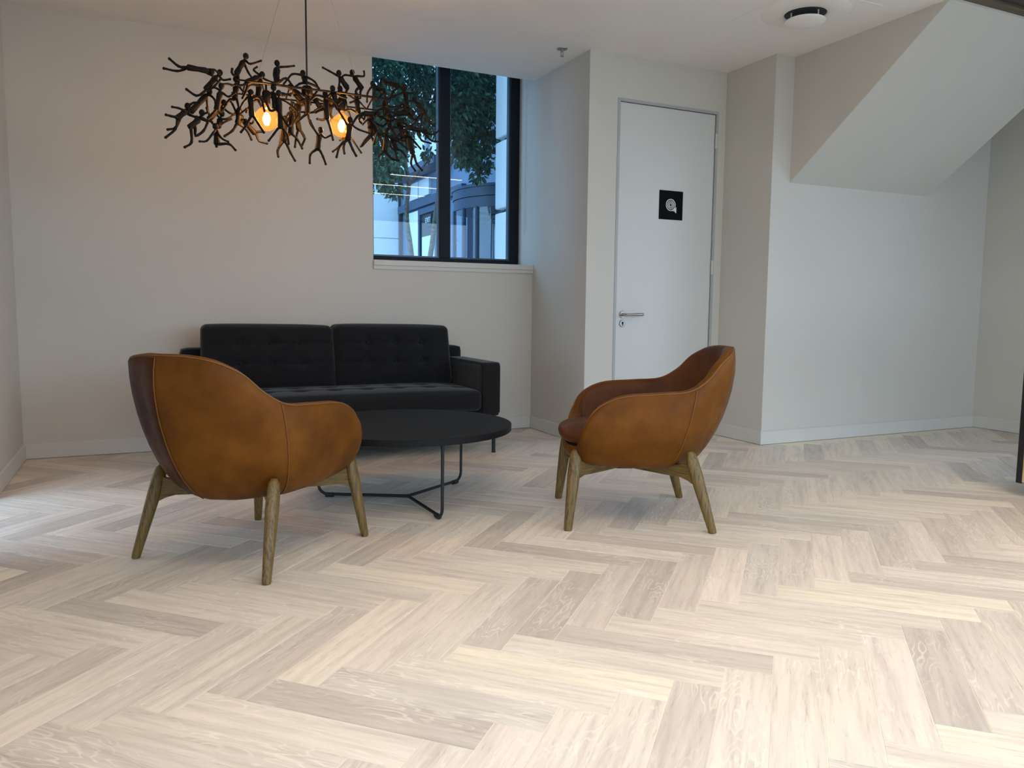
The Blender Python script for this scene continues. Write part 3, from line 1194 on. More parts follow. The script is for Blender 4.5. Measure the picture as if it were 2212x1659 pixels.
# ---- coffee table
TC = np.array([1.161, 3.660])
TR, TZ, TT = .512, .384, .030
tab = tag(empty('coffee_table', (TC[0], TC[1], 0)), 'round black coffee table on a three-armed wire base', 'table')
MB().lathe([(TR - .0015, TZ - TT), (TR, TZ - TT + .0015), (TR, TZ - .0015), (TR - .0015, TZ)], (0, 0, 0), 128).build('table_top', 'table', tab, smooth=True, angle=30)
rb = .0075
for k, deg in enumerate((-88, 33, 151)):
    a = math.radians(deg)
    d = np.array([math.cos(a), math.sin(a), 0])
    up = np.array([0, 0, 1.0])
    R1, cr, zb = .452, .045, .016
    pts = [d * 0.0 + up * zb, d * (R1 - cr) + up * zb]
    for t in np.linspace(0, PI / 2, 9)[1:]:
        pts.append(d * (R1 - cr + cr * math.sin(t)) + up * (zb + cr - cr * math.cos(t)))
    pts.append(d * (R1 + .004) + up * (TZ - TT))
    lg = MB().tube(pts, rb, 10).build('leg', 'black', tab, smooth=True, angle=60)
    MB().tube([d * (R1 - .075) + up * .0125, d * (R1 - .035) + up * .0125], .012, 8).build('foot_pad', 'rubber', lg)
    b = MB()
    q = d * (R1 - .02)
    b.lathe([(.028, TZ - TT - .004), (.028, TZ - TT)], (q[0], q[1], 0), 16)
    b.build('mounting_plate', 'black', lg)
MB().ball((0, 0, .016), .0095, 12, 8).build('hub', 'black', tab, smooth=True)

# ---- cabinet at the right edge of the view
cb = tag(empty('cabinet', (4.14, 2.495, 0)), 'oak-sided counter unit with a black edge, cut by the picture edge', 'counter')
CO = (4.14, 2.495, 0)
rel(MB().box(4.097, 4.75, 1.20, 2.468, .075, 1.02), CO).build('body', 'oak_panel', cb, bevel=.002, bseg=1)
rel(MB().box(4.094, 4.75, 2.468, 2.497, .07, 1.05), CO).build('end_panel', 'black', cb, bevel=.002, bseg=1)
rel(MB().box(4.094, 4.78, 1.18, 2.468, 1.02, 1.05), CO).build('counter_top', 'black', cb, bevel=.002, bseg=1)
rel(MB().box(4.25, 4.70, 1.25, 2.42, 0, .075), CO).build('plinth', 'black', cb)

# ---- pendant lamp of small climbing figures
PY = 3.85
pc = at_y(663, 180, PY)
pend = tag(empty('pendant_lamp', (pc[0], PY, H)), 'dark bronze pendant lamp of tangled little human figures with two glowing bulbs', 'lamp')
PO = (pc[0], PY, H)


def pend_part(b, name, mat, parent=None, smooth=True):
    return rel(b, PO).build(name, mat, pend if parent is None else parent, smooth=smooth, angle=60)


bl, br_ = at_y(530, 176, PY), at_y(806, 209, PY)
zb = (bl[2] + br_[2]) / 2
pend_part(MB().lathe([(.055, H - .022), (.058, H - .012), (.058, H)], (pc[0], PY, 0), 32), 'canopy', 'bronze')
pend_part(MB().tube([(pc[0], PY, H - .02), (pc[0], PY, zb + .01)], .0042, 8), 'power_cord', 'black')
for px, py in ((565, 140), (760, 150)):
    q = at_y(px, py, PY)
    e = q + (q - np.array([pc[0], PY, H - .02])) * .12
    pend_part(MB().tube([(pc[0] + .03 * np.sign(q[0] - pc[0]), PY, H - .02), tuple(e)], .0009, 5), 'suspension_cable', 'steel')
b = MB().tube([(bl[0], PY, zb), (br_[0], PY, zb)], .0055, 8)
for x in np.linspace(bl[0], br_[0], 4):
    b.tube([(x, PY - .12, zb - .03), (x, PY, zb), (x, PY + .12, zb - .03)], .004, 6)
for dy in (-.12, .12):
    b.tube([(bl[0] - .05, PY + dy, zb - .03), (br_[0] + .05, PY + dy, zb - .03)], .004, 6)
frame_p = pend_part(b, 'frame_bar', 'bronze')
pend_part(MB().lathe([(.020, zb - .035), (.026, zb - .028), (.026, zb + .004), (.018, zb + .012)], (pc[0], PY, 0), 20), 'hub', 'bronze')

def amber():
    m = thin_glass('amber_bulb_glass', (1.0, 0.74, 0.42), 0.9)
    nt = m.node_tree
    out = [n for n in nt.nodes if n.type == 'OUTPUT_MATERIAL'][0]
    prev = out.inputs[0].links[0].from_socket
    t = nd(nt, 'ShaderNodeBsdfTranslucent')
    t.inputs['Color'].default_value = (1.0, 0.55, 0.18, 1)
    mx = nd(nt, 'ShaderNodeMixShader')
    mx.inputs[0].default_value = 0.02
    link(nt, prev, mx.inputs[1])
    link(nt, t.outputs[0], mx.inputs[2])
    link(nt, mx.outputs[0], out.inputs[0])
    return m


M['amber_glass'] = amber()
M['filament'] = glow('filament_glow', (1.0, 0.50, 0.13), 95.0)
for px, py in ((576, 257), (738, 272)):
    c = at_y(px, py, PY)
    R = .0535
    prof = [(.0135, .078), (.0135, .062), (.018, .054)]
    for k in range(14):
        a = math.radians(62 - k * (62 + 88) / 13)
        prof.append((max(.002, R * math.cos(a)), R * math.sin(a)))
    bulb = pend_part(MB().lathe(prof, tuple(c), 36, closed=True), 'bulb', 'amber_glass')
    b = MB().lathe([(.014, .066), (.018, .07), (.019, .115), (.016, .125), (.006, .13)], tuple(c), 20)
    sock = pend_part(b, 'socket', 'bronze')
    pend_part(MB().tube([(c[0], PY, c[2] + .12), (c[0], PY, zb)], .005, 8), 'socket_stem', 'bronze', sock)
    b = MB()
    nst = 5
    for k in range(nst):
        a0 = 2 * PI * k / nst
        pts = []
        for t in np.linspace(0, 1, 9):
            rr = .006 + .010 * math.sin(PI * t)
            aa = a0 + 1.4 * t
            pts.append((c[0] + rr * math.cos(aa), c[1] + rr * math.sin(aa), c[2] - .028 + .056 * t))
        b.tube(pts, .0017, 5)
    pend_part(b, 'filament', 'filament', bulb)
    ld = bpy.data.lights.new('bulb_light', 'POINT')
    ld.energy = 2.4
    ld.color = (1.0, 0.58, 0.24)
    ld.shadow_soft_size = .02
    lo = bpy.data.objects.new('bulb_light', ld)
    COL.objects.link(lo)
    lo.parent = bulb
    lo.location = (c[0] - PO[0], c[1] - PO[1], c[2] - PO[2])

# figures: (crop A=0 / B=1, depth, head, shoulder, hip, limbs...)
FIG = [
    (0, -.10, (752, 388), (715, 375), (445, 328), [[(410, 328), (330, 315), (212, 218)], [(410, 350), (310, 376), (142, 342)]], [[(700, 357), (790, 360), (845, 412)], [(690, 400), (770, 440)]]),
    (0, -.05, (858, 396), (815, 445), (680, 610), [[(660, 640), (560, 692), (432, 610)], [(700, 630), (790, 570), (860, 490)]], [[(850, 440), (900, 490), (990, 480)], [(790, 470), (850, 520)]]),
    (0, -.14, (445, 825), (425, 885), (310, 985), [[(300, 968), (230, 952), (170, 936)], [(315, 1000), (288, 1120), (165, 1226)], ], [[(470, 815), (530, 780), (600, 785)], [(400, 880), (330, 850), (248, 835)]]),
    (0, -.02, (725, 640), (690, 680), (485, 900), [[(450, 925), (560, 970), (700, 1020)], [(480, 890), (400, 880), (300, 1090), (192, 1125)]], [[(740, 690), (790, 740), (805, 800)], [(690, 720), (700, 850), (722, 930)]]),
    (0, -.16, (630, 910), (600, 985), (470, 1100), [[(490, 1130), (495, 1290), (410, 1350)], [(540, 1090), (548, 1205), (650, 1140), (700, 1040)]], [[(645, 925), (700, 905), (690, 850)], [(635, 985), (690, 1005), (760, 1030)]]),
    (0, -.06, (878, 570), (865, 640), (818, 870), [[(800, 885), (740, 960), (690, 1010)], [(830, 880), (880, 900), (940, 800)]], [[(840, 610), (780, 585), (740, 600)], [(900, 660), (970, 705), (1050, 655)]]),
    (0, .04, (910, 780), (870, 850), (720, 990), [[(700, 1010), (640, 980), (560, 960)], [(730, 1000), (800, 1090)]], [[(900, 850), (980, 910), (1050, 930)], [(840, 830), (800, 780)]]),
    (0, .08, (885, 922), (862, 985), (838, 1090), [[(830, 1100), (790, 1060)], [(850, 1100), (880, 1050), (1000, 990)]], [[(880, 990), (960, 985), (1050, 920)], [(840, 960), (820, 930)]]),
    (0, -.12, (802, 1085), (812, 1130), (820, 1310), [[(850, 1312), (980, 1310), (1058, 1385)], [(812, 1325), (815, 1340)]], [[(775, 1165), (690, 1270), (600, 1276)], [(850, 1200), (900, 1250), (966, 1280)]]),
    (0, .00, (1190, 185), (1165, 245), (1070, 410), [[(1040, 430), (1012, 395), (1016, 350)], [(1090, 430), (1100, 520), (1085, 620)]], [[(1195, 248), (1250, 285), (1383, 245)], [(1175, 290), (1220, 390), (1268, 462)]]),
    (0, -.08, (1400, 422), (1350, 452), (1205, 520), [[(1190, 540), (1130, 560), (1060, 545)], [(1215, 530), (1190, 640), (1150, 720)]], [[(1370, 432), (1290, 362), (1332, 325)], [(1390, 455), (1450, 490), (1535, 522)]]),
    (0, .00, (1590, 275), (1596, 335), (1585, 510), [[(1560, 525), (1545, 600)], [(1610, 520), (1705, 468), (1795, 575)]], [[(1622, 325), (1720, 320), (1808, 310)], [(1565, 345), (1550, 420), (1566, 520)]]),
    (0, -.10, (1255, 650), (1250, 715), (1270, 950), [[(1255, 962), (1190, 1080), (1130, 1156)], [(1290, 960), (1350, 1050), (1420, 1160)]], [[(1220, 705), (1150, 790), (1120, 850)], [(1285, 715), (1380, 720), (1430, 890)]]),
    (0, -.12, (1545, 590), (1542, 655), (1570, 860), [[(1560, 870), (1500, 880), (1440, 740)], [(1590, 870), (1650, 960), (1735, 1080)]], [[(1505, 660), (1440, 740), (1460, 800)], [(1580, 670), (1660, 660), (1760, 690)]]),
    (0, -.13, (1612, 660), (1612, 725), (1640, 1095), [[(1600, 1112), (1550, 1180), (1485, 1265)], [(1665, 1112), (1722, 1190), (1738, 1306)]], [[(1580, 740), (1540, 850)], [(1650, 740), (1750, 800), (1850, 890)]]),
    (0, .08, (1690, 985), (1690, 1040), (1680, 1275), [[(1650, 1300), (1598, 1392), (1606, 1470)], [(1712, 1310), (1762, 1420), (1820, 1523)]], [[(1665, 1060), (1640, 1200), (1612, 1350)], [(1710, 1050), (1740, 980)]]),
    (0, .10, (1775, 860), (1778, 910), (1765, 1180), [[(1790, 1190), (1850, 1250), (1912, 1366)], [(1745, 1180), (1740, 1195)]], [[(1740, 910), (1700, 980)], [(1800, 900), (1860, 830), (1900, 760)]]),
    (0, .12, (1840, 830), (1843, 890), (1870, 1130), [[(1855, 1150), (1832, 1250), (1820, 1346)], [(1892, 1140), (1945, 1232), (1908, 1330)]], [[(1820, 900), (1780, 800), (1775, 745)], [(1870, 900), (1950, 900)]]),
    (0, .10, (1130, 970), (1160, 1010), (1310, 1175), [[(1320, 1160), (1380, 1150), (1420, 1158)], [(1325, 1190), (1362, 1272), (1460, 1302)]], [[(1140, 1020), (1100, 1060)], [(1190, 1000), (1260, 1050), (1290, 1020)]]),
    (0, .06, (1105, 880), (1102, 930), (1085, 1040), [[(1070, 1058), (1020, 1140), (920, 1208)], [(1105, 1058), (1200, 1130), (1262, 1252)]], [[(1080, 930), (1020, 800), (1000, 770)], [(1120, 920), (1200, 860)]]),
    (0, -.02, (1062, 480), (1065, 540), (1050, 720), [[(1040, 740), (990, 740), (940, 790)], [(1075, 740), (1110, 880)]], [[(1030, 560), (960, 540), (900, 545)], [(1100, 560), (1160, 640), (1250, 630)]]),
    (0, .03, (1372, 505), (1360, 560), (1340, 740), [[(1325, 750), (1260, 790), (1200, 900)], [(1350, 750), (1420, 890)]], [[(1340, 560), (1240, 555), (1190, 640)], [(1390, 540), (1430, 650)]]),
    (0, .00, (1760, 580), (1800, 620), (1930, 770), [[(1935, 790), (1990, 900)], [(1955, 780), (2020, 800)]], [[(1830, 620), (1930, 690)], [(1790, 660), (1650, 690), (1620, 650)]]),
    (1, .00, (84, 402), (95, 445), (115, 520), [[(100, 525), (40, 540), (0, 570)], [(130, 520), (230, 560), (290, 600)]], [[(60, 425), (-50, 415), (-110, 480), (-160, 540)], [(140, 455), (235, 512), (290, 605)]]),
    (1, .00, (545, 402), (556, 455), (650, 585), [[(645, 605), (640, 660)], [(665, 590), (640, 640)]], [[(522, 432), (420, 375), (340, 332)], [(580, 455), (620, 427), (702, 436)], [(556, 480), (548, 560), (540, 640)]]),
    (1, -.02, (715, 395), (738, 448), (838, 600), [[(822, 640), (820, 700)], [(790, 598), (762, 640), (778, 705)]], [[(705, 436), (640, 427)], [(780, 440), (866, 440), (866, 380)]]),
    (1, -.10, (465, 600), (478, 655), (512, 800), [[(500, 805), (520, 860), (560, 870)], [(525, 800), (570, 760)]], [[(450, 660), (400, 700)], [(495, 650), (570, 700), (640, 720)]]),
    (1, -.12, (370, 670), (376, 725), (390, 985), [[(375, 880), (330, 870), (250, 905)], [(400, 1000), (440, 1120), (470, 1255)]], [[(345, 705), (262, 688), (180, 752)], [(400, 722), (470, 752), (540, 830)]]),
    (1, -.05, (152, 650), (152, 705), (142, 900), [[(150, 930), (182, 1050), (272, 1182)], [(130, 925), (62, 980), (-5, 1042)]], [[(178, 750), (262, 640), (290, 600)], [(125, 725), (40, 760), (-30, 690)]]),
    (1, -.08, (312, 1130), (296, 1185), (272, 1378), [[(250, 1385), (180, 1442), (172, 1552)], [(300, 1390), (342, 1472), (376, 1565)]], [[(320, 1190), (370, 1228), (440, 1200)], [(272, 1185), (215, 1090), (180, 1010)]]),
    (1, -.14, (690, 1000), (684, 1060), (662, 1255), [[(640, 1270), (555, 1340), (515, 1476)], [(682, 1285), (722, 1380), (766, 1460)]], [[(650, 1060), (590, 960), (540, 880)], [(705, 1060), (790, 1120), (930, 1170)]]),
    (1, .05, (640, 1160), (632, 1200), (620, 1280), [[(600, 1285), (540, 1350), (468, 1405)], [(615, 1300), (605, 1360), (616, 1430)]], [[(610, 1210), (560, 1260)], [(660, 1210), (720, 1260), (830, 1420)]]),
    (1, .02, (560, 600), (600, 660), (620, 800), [[(600, 820), (540, 830)], [(640, 820), (700, 990)]], [[(580, 680), (540, 740)], [(640, 660), (760, 740), (820, 720)]]),
    (1, -.04, (770, 690), (775, 750), (792, 900), [[(770, 910), (700, 870), (640, 880)], [(800, 910), (860, 1000), (880, 940)]], [[(750, 760), (690, 780)], [(800, 760), (880, 850)]]),
    (1, .00, (978, 540), (1012, 582), (1120, 640), [[(1135, 650), (1150, 740), (1180, 850)], [(1110, 655), (1040, 740)]], [[(965, 580), (912, 660), (905, 770)], [(1010, 600), (990, 700), (1010, 760)]]),
    (1, .04, (1142, 515), (1185, 530), (1305, 562), [[(1330, 580), (1380, 640)], [(1310, 575), (1240, 640), (1200, 730)]], [[(1140, 505), (1095, 463), (1062, 590)], [(1180, 520), (1090, 480)]]),
    (1, -.02, (1390, 575), (1396, 650), (1420, 850), [[(1410, 860), (1300, 910), (1250, 900)], [(1435, 855), (1440, 960), (1540, 1000)]], [[(1365, 650), (1250, 700), (1150, 742)], [(1430, 660), (1492, 655)]]),
    (1, .02, (1512, 742), (1550, 785), (1640, 905), [[(1650, 930), (1700, 1020), (1768, 1080)], [(1612, 920), (1602, 1010), (1590, 1110)]], [[(1500, 757), (1430, 762), (1372, 830)], [(1530, 770), (1600, 800)]]),
    (1, -.10, (1040, 925), (1000, 925), (870, 918), [[(850, 915), (780, 960), (722, 1045)], [(855, 930), (800, 1000), (830, 1040)]], [[(1010, 905), (1080, 860), (1180, 870)], [(1000, 945), (1110, 960), (1110, 880)]]),
    (1, -.05, (1490, 912), (1440, 915), (1290, 920), [[(1270, 915), (1180, 880), (1100, 830)], [(1275, 935), (1200, 990)]], [[(1440, 900), (1370, 840), (1260, 870)], [(1450, 930), (1520, 1000), (1590, 930)]]),
    (1, -.12, (1650, 1150), (1600, 1140), (1450, 1100), [[(1430, 1090), (1380, 1040), (1280, 1010)], [(1440, 1110), (1330, 1160)]], [[(1670, 1165), (1760, 1185), (1862, 1105)], [(1650, 1185), (1735, 1270), (1850, 1280)], [(1580, 1160), (1600, 1260), (1720, 1300)]]),
    (1, -.08, (1415, 1180), (1432, 1230), (1490, 1430), [[(1488, 1450), (1468, 1560), (1520, 1650)], [(1508, 1455), (1540, 1560), (1610, 1645)]], [[(1400, 1230), (1300, 1200), (1220, 1230)], [(1460, 1220), (1530, 1300), (1590, 1370)]]),
    (1, -.10, (1148, 1165), (1150, 1215), (1132, 1400), [[(1110, 1420), (1055, 1465)], [(1150, 1425), (1230, 1502), (1312, 1520)]], [[(1120, 1210), (1040, 1160), (990, 1310)], [(1175, 1210), (1280, 1260), (1420, 1370)]]),
    (1, .05, (930, 960), (938, 1010), (955, 1180), [[(940, 1200), (880, 1260), (825, 1340)], [(960, 1200), (1000, 1310)]], [[(910, 1000), (850, 1060)], [(960, 1000), (1060, 1110)]]),
    (1, .09, (965, 990), (985, 1040), (1015, 1150), [[(1000, 1165), (940, 1230), (845, 1330)], [(1030, 1160), (1100, 1320)]], [[(970, 1050), (920, 1100)], [(1010, 1040), (1110, 1080), (1180, 1010)]]),
    (1, .08, (1178, 970), (1182, 1010), (1200, 1095), [[(1190, 1100), (1110, 1180), (1050, 1200)], [(1215, 1100), (1300, 1240), (1400, 1270)]], [[(1165, 1010), (1090, 960)], [(1200, 1010), (1300, 1000), (1390, 980)]]),
    (1, .03, (1130, 790), (1145, 830), (1162, 900), [[(1150, 910), (1080, 1000)], [(1175, 905), (1260, 990), (1370, 1010)]], [[(1125, 830), (1040, 830)], [(1165, 830), (1290, 830), (1360, 800)]]),
    (1, .10, (1225, 1230), (1240, 1260), (1275, 1370), [[(1265, 1380), (1290, 1500)], [(1285, 1375), (1350, 1400), (1400, 1470)]], [[(1225, 1260), (1200, 1330), (1290, 1430)], [(1255, 1250), (1320, 1180)]]),
    (1, .08, (1320, 1060), (1335, 1100), (1385, 1210), [[(1380, 1220), (1450, 1280)], [(1370, 1220), (1280, 1280)]], [[(1320, 1100), (1230, 1090)], [(1350, 1090), (1480, 1070), (1560, 960)]]),
    (1, .06, (35, 770), (32, 820), (20, 960), [[(15, 975), (30, 1090), (110, 1240)], [(5, 970), (-60, 1080)]], [[(50, 830), (110, 800), (160, 830)], [(10, 820), (-40, 780)]]),
    (1, .08, (445, 770), (440, 820), (420, 920), [[(415, 930), (350, 1000), (270, 990)], [(430, 930), (500, 1010), (620, 1000)]], [[(420, 820), (330, 830), (240, 880)], [(460, 830), (520, 830)]]),
    (1, .10, (215, 700), (235, 740), (300, 830), [[(295, 845), (230, 900), (110, 910)], [(315, 840), (390, 840)]], [[(215, 740), (160, 780)], [(260, 730), (330, 760)]]),
]
rf = random.Random(5)


def figure(side, dep, head, sho, hip, legs, arms):
    x0 = 330 if side == 0 else 640

    def W(q, dd=0.0):
        return at_y(x0 + q[0] / 5.924, 90 + q[1] / 5.924, PY + dep + dd)
    lean = rf.uniform(-.025, .025)
    hs, hh = W(sho, lean), W(hip, 0)
    hd = W(head, lean * 1.5)
    b = MB()
    ax = hs - hh
    b.tube([hh - ax * .05, hh, hh + ax * .2, hh + ax * .5, hh + ax * .85, hs + ax * .02],
           [.006, .0135, .0132, .0112, .0138, .0075], 8)
    b.tube([hs, hd], [.0045, .0045], 6)
    b.ball(hd, .0130, 8, 6, (1, 1, 1.15))
    for limbs, root, r0, r1 in ((legs, hh, .0072, .0052), (arms, hs, .0060, .0045)):
        for lm in limbs:
            d1 = rf.uniform(-.05, .05)
            pts = [root]
            for k, q in enumerate(lm):
                pts.append(W(q, d1 * (k + 1) / len(lm)))
            P = catmull(pts, 3)
            n = len(P)
            rr = [(r0 + (r1 - r0) * i / (n - 1)) * (1 + .10 * math.sin(i * 2.3)) for i in range(n)]
            b.tube(P, rr, 6)
            b.ball(P[-1], r1 * 1.25, 6, 4)
    return pend_part(b, 'figurine', 'bronze')


for fg in FIG:
    figure(*fg)

# ---- ceiling fittings


def at_z(px, py, z):
    d = ray(px, py)
    return CAM_P + d * ((z - CAM_P[2]) / d[2])


vc = at_z(1740, 26, H)
vent = tag(empty('ceiling_vent', (vc[0], vc[1], H)), 'round white ceiling air valve on a square plastered patch', 'air vent')
MB().box(-.285, .315, -.27, .30, -.0015, 0).build('access_plate', 'ceiling', vent)
b = MB().lathe([(.118, 0), (.118, -.012), (.126, -.016), (.24, -.006), (.25, -.0015), (.25, 0)], (0, 0, 0), 64, closed=True)
b.build('outer_ring', 'ceiling', vent, smooth=True, angle=50)
MB().lathe([(.1175, -.010), (.112, -.0035), (.10, -.002)], (0, 0, 0), 48).build('throat', 'dark_int', vent)
for a in (40, 160, 280):
    MB().tube([(.085 * math.cos(math.radians(a)), .085 * math.sin(math.radians(a)), -.004), (.085 * math.cos(math.radians(a)), .085 * math.sin(math.radians(a)), -.048)], .004, 8).build('stem', 'trim', vent)
MB().lathe([(.02, -.046), (.106, -.046), (.113, -.050), (.113, -.056), (.105, -.061), (.02, -.064)], (0, 0, 0), 48).build('valve_disc', 'ceiling', vent, smooth=True, angle=50)

sp = tag(empty('sprinkler_head', (2.597, 4.766, H)), 'small steel fire sprinkler head hanging from the ceiling', 'sprinkler')
MB().lathe([(.037, 0), (.036, -.004), (.018, -.009), (.012, -.009)], (0, 0, 0), 28).build('escutcheon', 'steel', sp, smooth=True)
MB().lathe([(.0115, -.008), (.0115, -.018), (.008, -.022)], (0, 0, 0), 12).build('body', 'steel', sp)
b = MB()
for s in (-1, 1):
    b.tube([(s * .0095, 0, -.020), (s * .0095, 0, -.036), (s * .003, 0, -.047)], .0022, 6)
b.tube([(0, 0, -.02), (0, 0, -.045)], .002, 6)
b.build('frame_arms', 'steel', sp)
MB().lathe([(.005, -.047), (.0125, -.049), (.0125, -.052), (.004, -.053)], (0, 0, 0), 16).build('deflector', 'steel', sp)

# ---- slim linear lamps above the viewer (mirrored in the window, save the last, added to brighten the floor)
M['lamp_glow'] = glow('lamp_diffuser', (1.0, 0.84, 0.62), 9.0)
for i, (x0, x1, y) in enumerate(((2.94, 3.95, 1.61), (-.1, 4.02, .735), (-.1, 4.02, -.12), (-.1, 1.7, 1.61))):
    lp = tag(empty('linear_lamp', ((x0 + x1) / 2, y, H)),
             ['short slim linear ceiling lamp nearest the air vent', 'long slim linear ceiling lamp between the other two', 'long slim linear ceiling lamp farthest from the window', 'short slim linear lamp near the left wall, unseen and added to brighten the floor'][i],
             'lamp', 'slim linear ceiling lamps')
    hl = (x1 - x0) / 2
    MB().box(-hl, hl, -.022, .022, -.03, 0).build('housing', 'trim', lp)
    MB().box(-hl + .01, hl - .01, -.017, .017, -.034, -.0302).build('diffuser', 'lamp_glow', lp)
    ad = bpy.data.lights.new('lamp_light', 'AREA')
    ad.shape = 'RECTANGLE'
    ad.size, ad.size_y = 2 * hl - .02, .034
    ad.energy = (2.6, 0.75, 0.55, 1.6)[i] * 2 * hl
    ad.color = (1.0, 0.87, 0.70)
    ad.spread = math.radians(112)
    ao = bpy.data.objects.new('lamp_light', ad)
    COL.objects.link(ao)
    ao.parent = lp
    ao.location = (0, 0, -.036)

# ================================================================== OUTSIDE THE WINDOW
struct(MB().box(-30, 40, -40, YR - .17, -.2, -.06).build('ground_street', 'paving'), 'grey paving in front of the building')
struct(MB().box(XL - 20, XL - .17, YR - .16, 40, -.2, -.06).build('ground_side', 'paving'), 'grey paving beside the building')
struct(MB().box(XL - .16, 5.6, YB + WT + .05, 15.0, -.2, -.06).build('ground_court', 'paving'), 'grey paving of the courtyard')
struct(MB().box(XF + .17, 30, YR - .16, 5.0, -.2, -.06).build('ground_right', 'paving'), 'grey paving at the right front')
b = MB().box(XL - .16, XF + .16, YR - .16, 5.86, 3.1, 9.5)  # unseen mass over the room, keeps part of the sky off the court
b.box(XL - 4.0, XL - .16, YB, 5.86, -.05, 9.5)
struct(b.build('wall_upper_storeys', 'masonry'), 'unseen upper storeys of the building, added to block the sky')

# wing of the building across the court
XW = 4.6
wing = tag(empty('building_wing', (XW, 12.5, 0)), 'blue-grey and white office wing across the court behind the trees', 'building')
WG = (XW, 12.5, 0)


def wing_part(b, name, mat, parent=None, bevel=0):
    return rel(b, WG).build(name, mat, wing if parent is None else parent, bevel=bevel)


b = MB().box(XW + .05, 9, 11.55, 15.3, -.05, 9.5)
b.box(XW + .05, 9, 5.9, 9.55, -.05, 9.5)
b.box(XW + .05, 9, 9.55, 11.55, 2.66, 9.5)
b.box(6.3, 9, 9.55, 11.55, -.05, 2.66)
wing_part(b, 'wall', 'facade_blue')
wing_part(MB().box(6.22, 6.30, 9.6, 11.5, 0, 2.6), 'lobby_wall', 'facade')
M['lobby_glow'] = glow('lobby_lamp_glow', (1.0, 0.95, 0.85), 9.0)
wing_part(MB().box(5.2, 6.1, 10.1, 11.0, 2.635, 2.655), 'lobby_lamp', 'lobby_glow')
for y0, y1, z0, z1 in ((13.86, 14.42, 0, .88), (13.86, 14.42, .90, 1.78), (13.86, 14.42, 1.80, 2.70), (13.86, 14.42, 2.92, 3.22), (12.75, 13.2, 3.50, 4.6),
                       (13.25, 13.8, 2.92, 3.22), (13.5, 14.95, 3.50, 4.6), (13.5, 14.95, 4.62, 5.7), (12.75, 13.2, 4.62, 5.7), (11.9, 12.7, 3.5, 4.6)):
    wing_part(MB().box(XW, XW + .06, y0, y1, z0, z1), 'panel', 'facade', bevel=.004)
wing_part(MB().box(XW - .03, XW + .06, 11.6, 15.0, 2.74, 2.88), 'beam', 'drum')
wing_part(MB().box(XW - .28, XW + .06, 12.2, 14.6, 3.28, 3.40), 'canopy_beam', 'drum')
wing_part(MB().box(XW - .02, XW + .04, 14.92, 15.0, 0, 2.74), 'post', 'dark_int')
# side door with its lit sign
dr = wing_part(MB().box(XW - .02, XW + .05, 13.70, 13.79, 0, 2.70).box(XW - .02, XW + .05, 12.80, 12.89, 0, 2.70).box(XW - .02, XW + .05, 12.89, 13.70, 2.60, 2.70), 'side_door', 'drum')
wing_part(MB().box(XW + .02, XW + .055, 12.89, 13.70, 0, 2.60), 'door_pane', 'dark_int', dr)
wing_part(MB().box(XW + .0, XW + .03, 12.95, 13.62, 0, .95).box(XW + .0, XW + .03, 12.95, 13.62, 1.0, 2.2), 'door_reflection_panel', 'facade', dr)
wing_part(MB().box(XW - .035, XW - .015, 13.02, 13.36, 2.36, 2.56), 'exit_sign', 'dark_int', dr)
cu = bpy.data.curves.new('exit_text', 'FONT')
cu.body = 'EXIT'
cu.size = .13
cu.align_x = 'CENTER'
cu.align_y = 'CENTER'
cu.extrude = .002
tmp = bpy.data.objects.new('exit_text_curve', cu)
COL.objects.link(tmp)
bpy.context.view_layer.update()
tme = bpy.data.meshes.new_from_object(tmp.evaluated_get(bpy.context.evaluated_depsgraph_get()))
bpy.data.objects.remove(tmp)
tx = bpy.data.objects.new('exit_text', tme)
tme.materials.clear()
tme.materials.append(M['sign_white'])
COL.objects.link(tx)
tx.parent = dr
tx.location = (XW - .038 - WG[0], 13.19 - WG[1], 2.46)
tx.rotation_euler = (PI / 2, 0, -PI / 2)

# wall closing the court
far = tag(empty('court_wall', (3.0, 15.0, 0)), 'white panelled wall closing the far end of the court', 'wall')
rel(MB().box(-8, XW + .05, 15.06, 15.4, -.05, 9.5), (3, 15, 0)).build('wall_core', 'dark_int', far)
for i in range(5):
    for j in range(7):
        x1 = XW - .02 - i * .62 if i == 0 else XW - .02 - .52 - (i - 1) * 1.25
        x0 = XW - .02 - .52 + .012 if i == 0 else x1 - 1.25 + .012
        z0 = -.05 + j * 1.165
        rel(MB().box(x0, x1, 15.0, 15.06, z0, z0 + 1.153), (3, 15, 0)).build('panel', 'facade', far)

# stone pier near the window
pier = tag(empty('stone_pier', (4.25, 7.9, 0)), 'white stone pier of stacked round-edged blocks beside the revolving door', 'pier')
PX = 3.9
rel(MB().box(PX + .08, 4.62, 7.0, 8.7, -.05, 9.4), (4.25, 7.9, 0)).build('core', 'dark_int', pier)
for j in range(11):
    z0 = 2.965 - .835 * 4 + j * .835
    rel(MB().box(PX, 4.62, 6.95, 8.80, max(z0, -.05), z0 + .785), (4.25, 7.9, 0)).build('stone_block', 'stone', pier, bevel=.02, bseg=3)

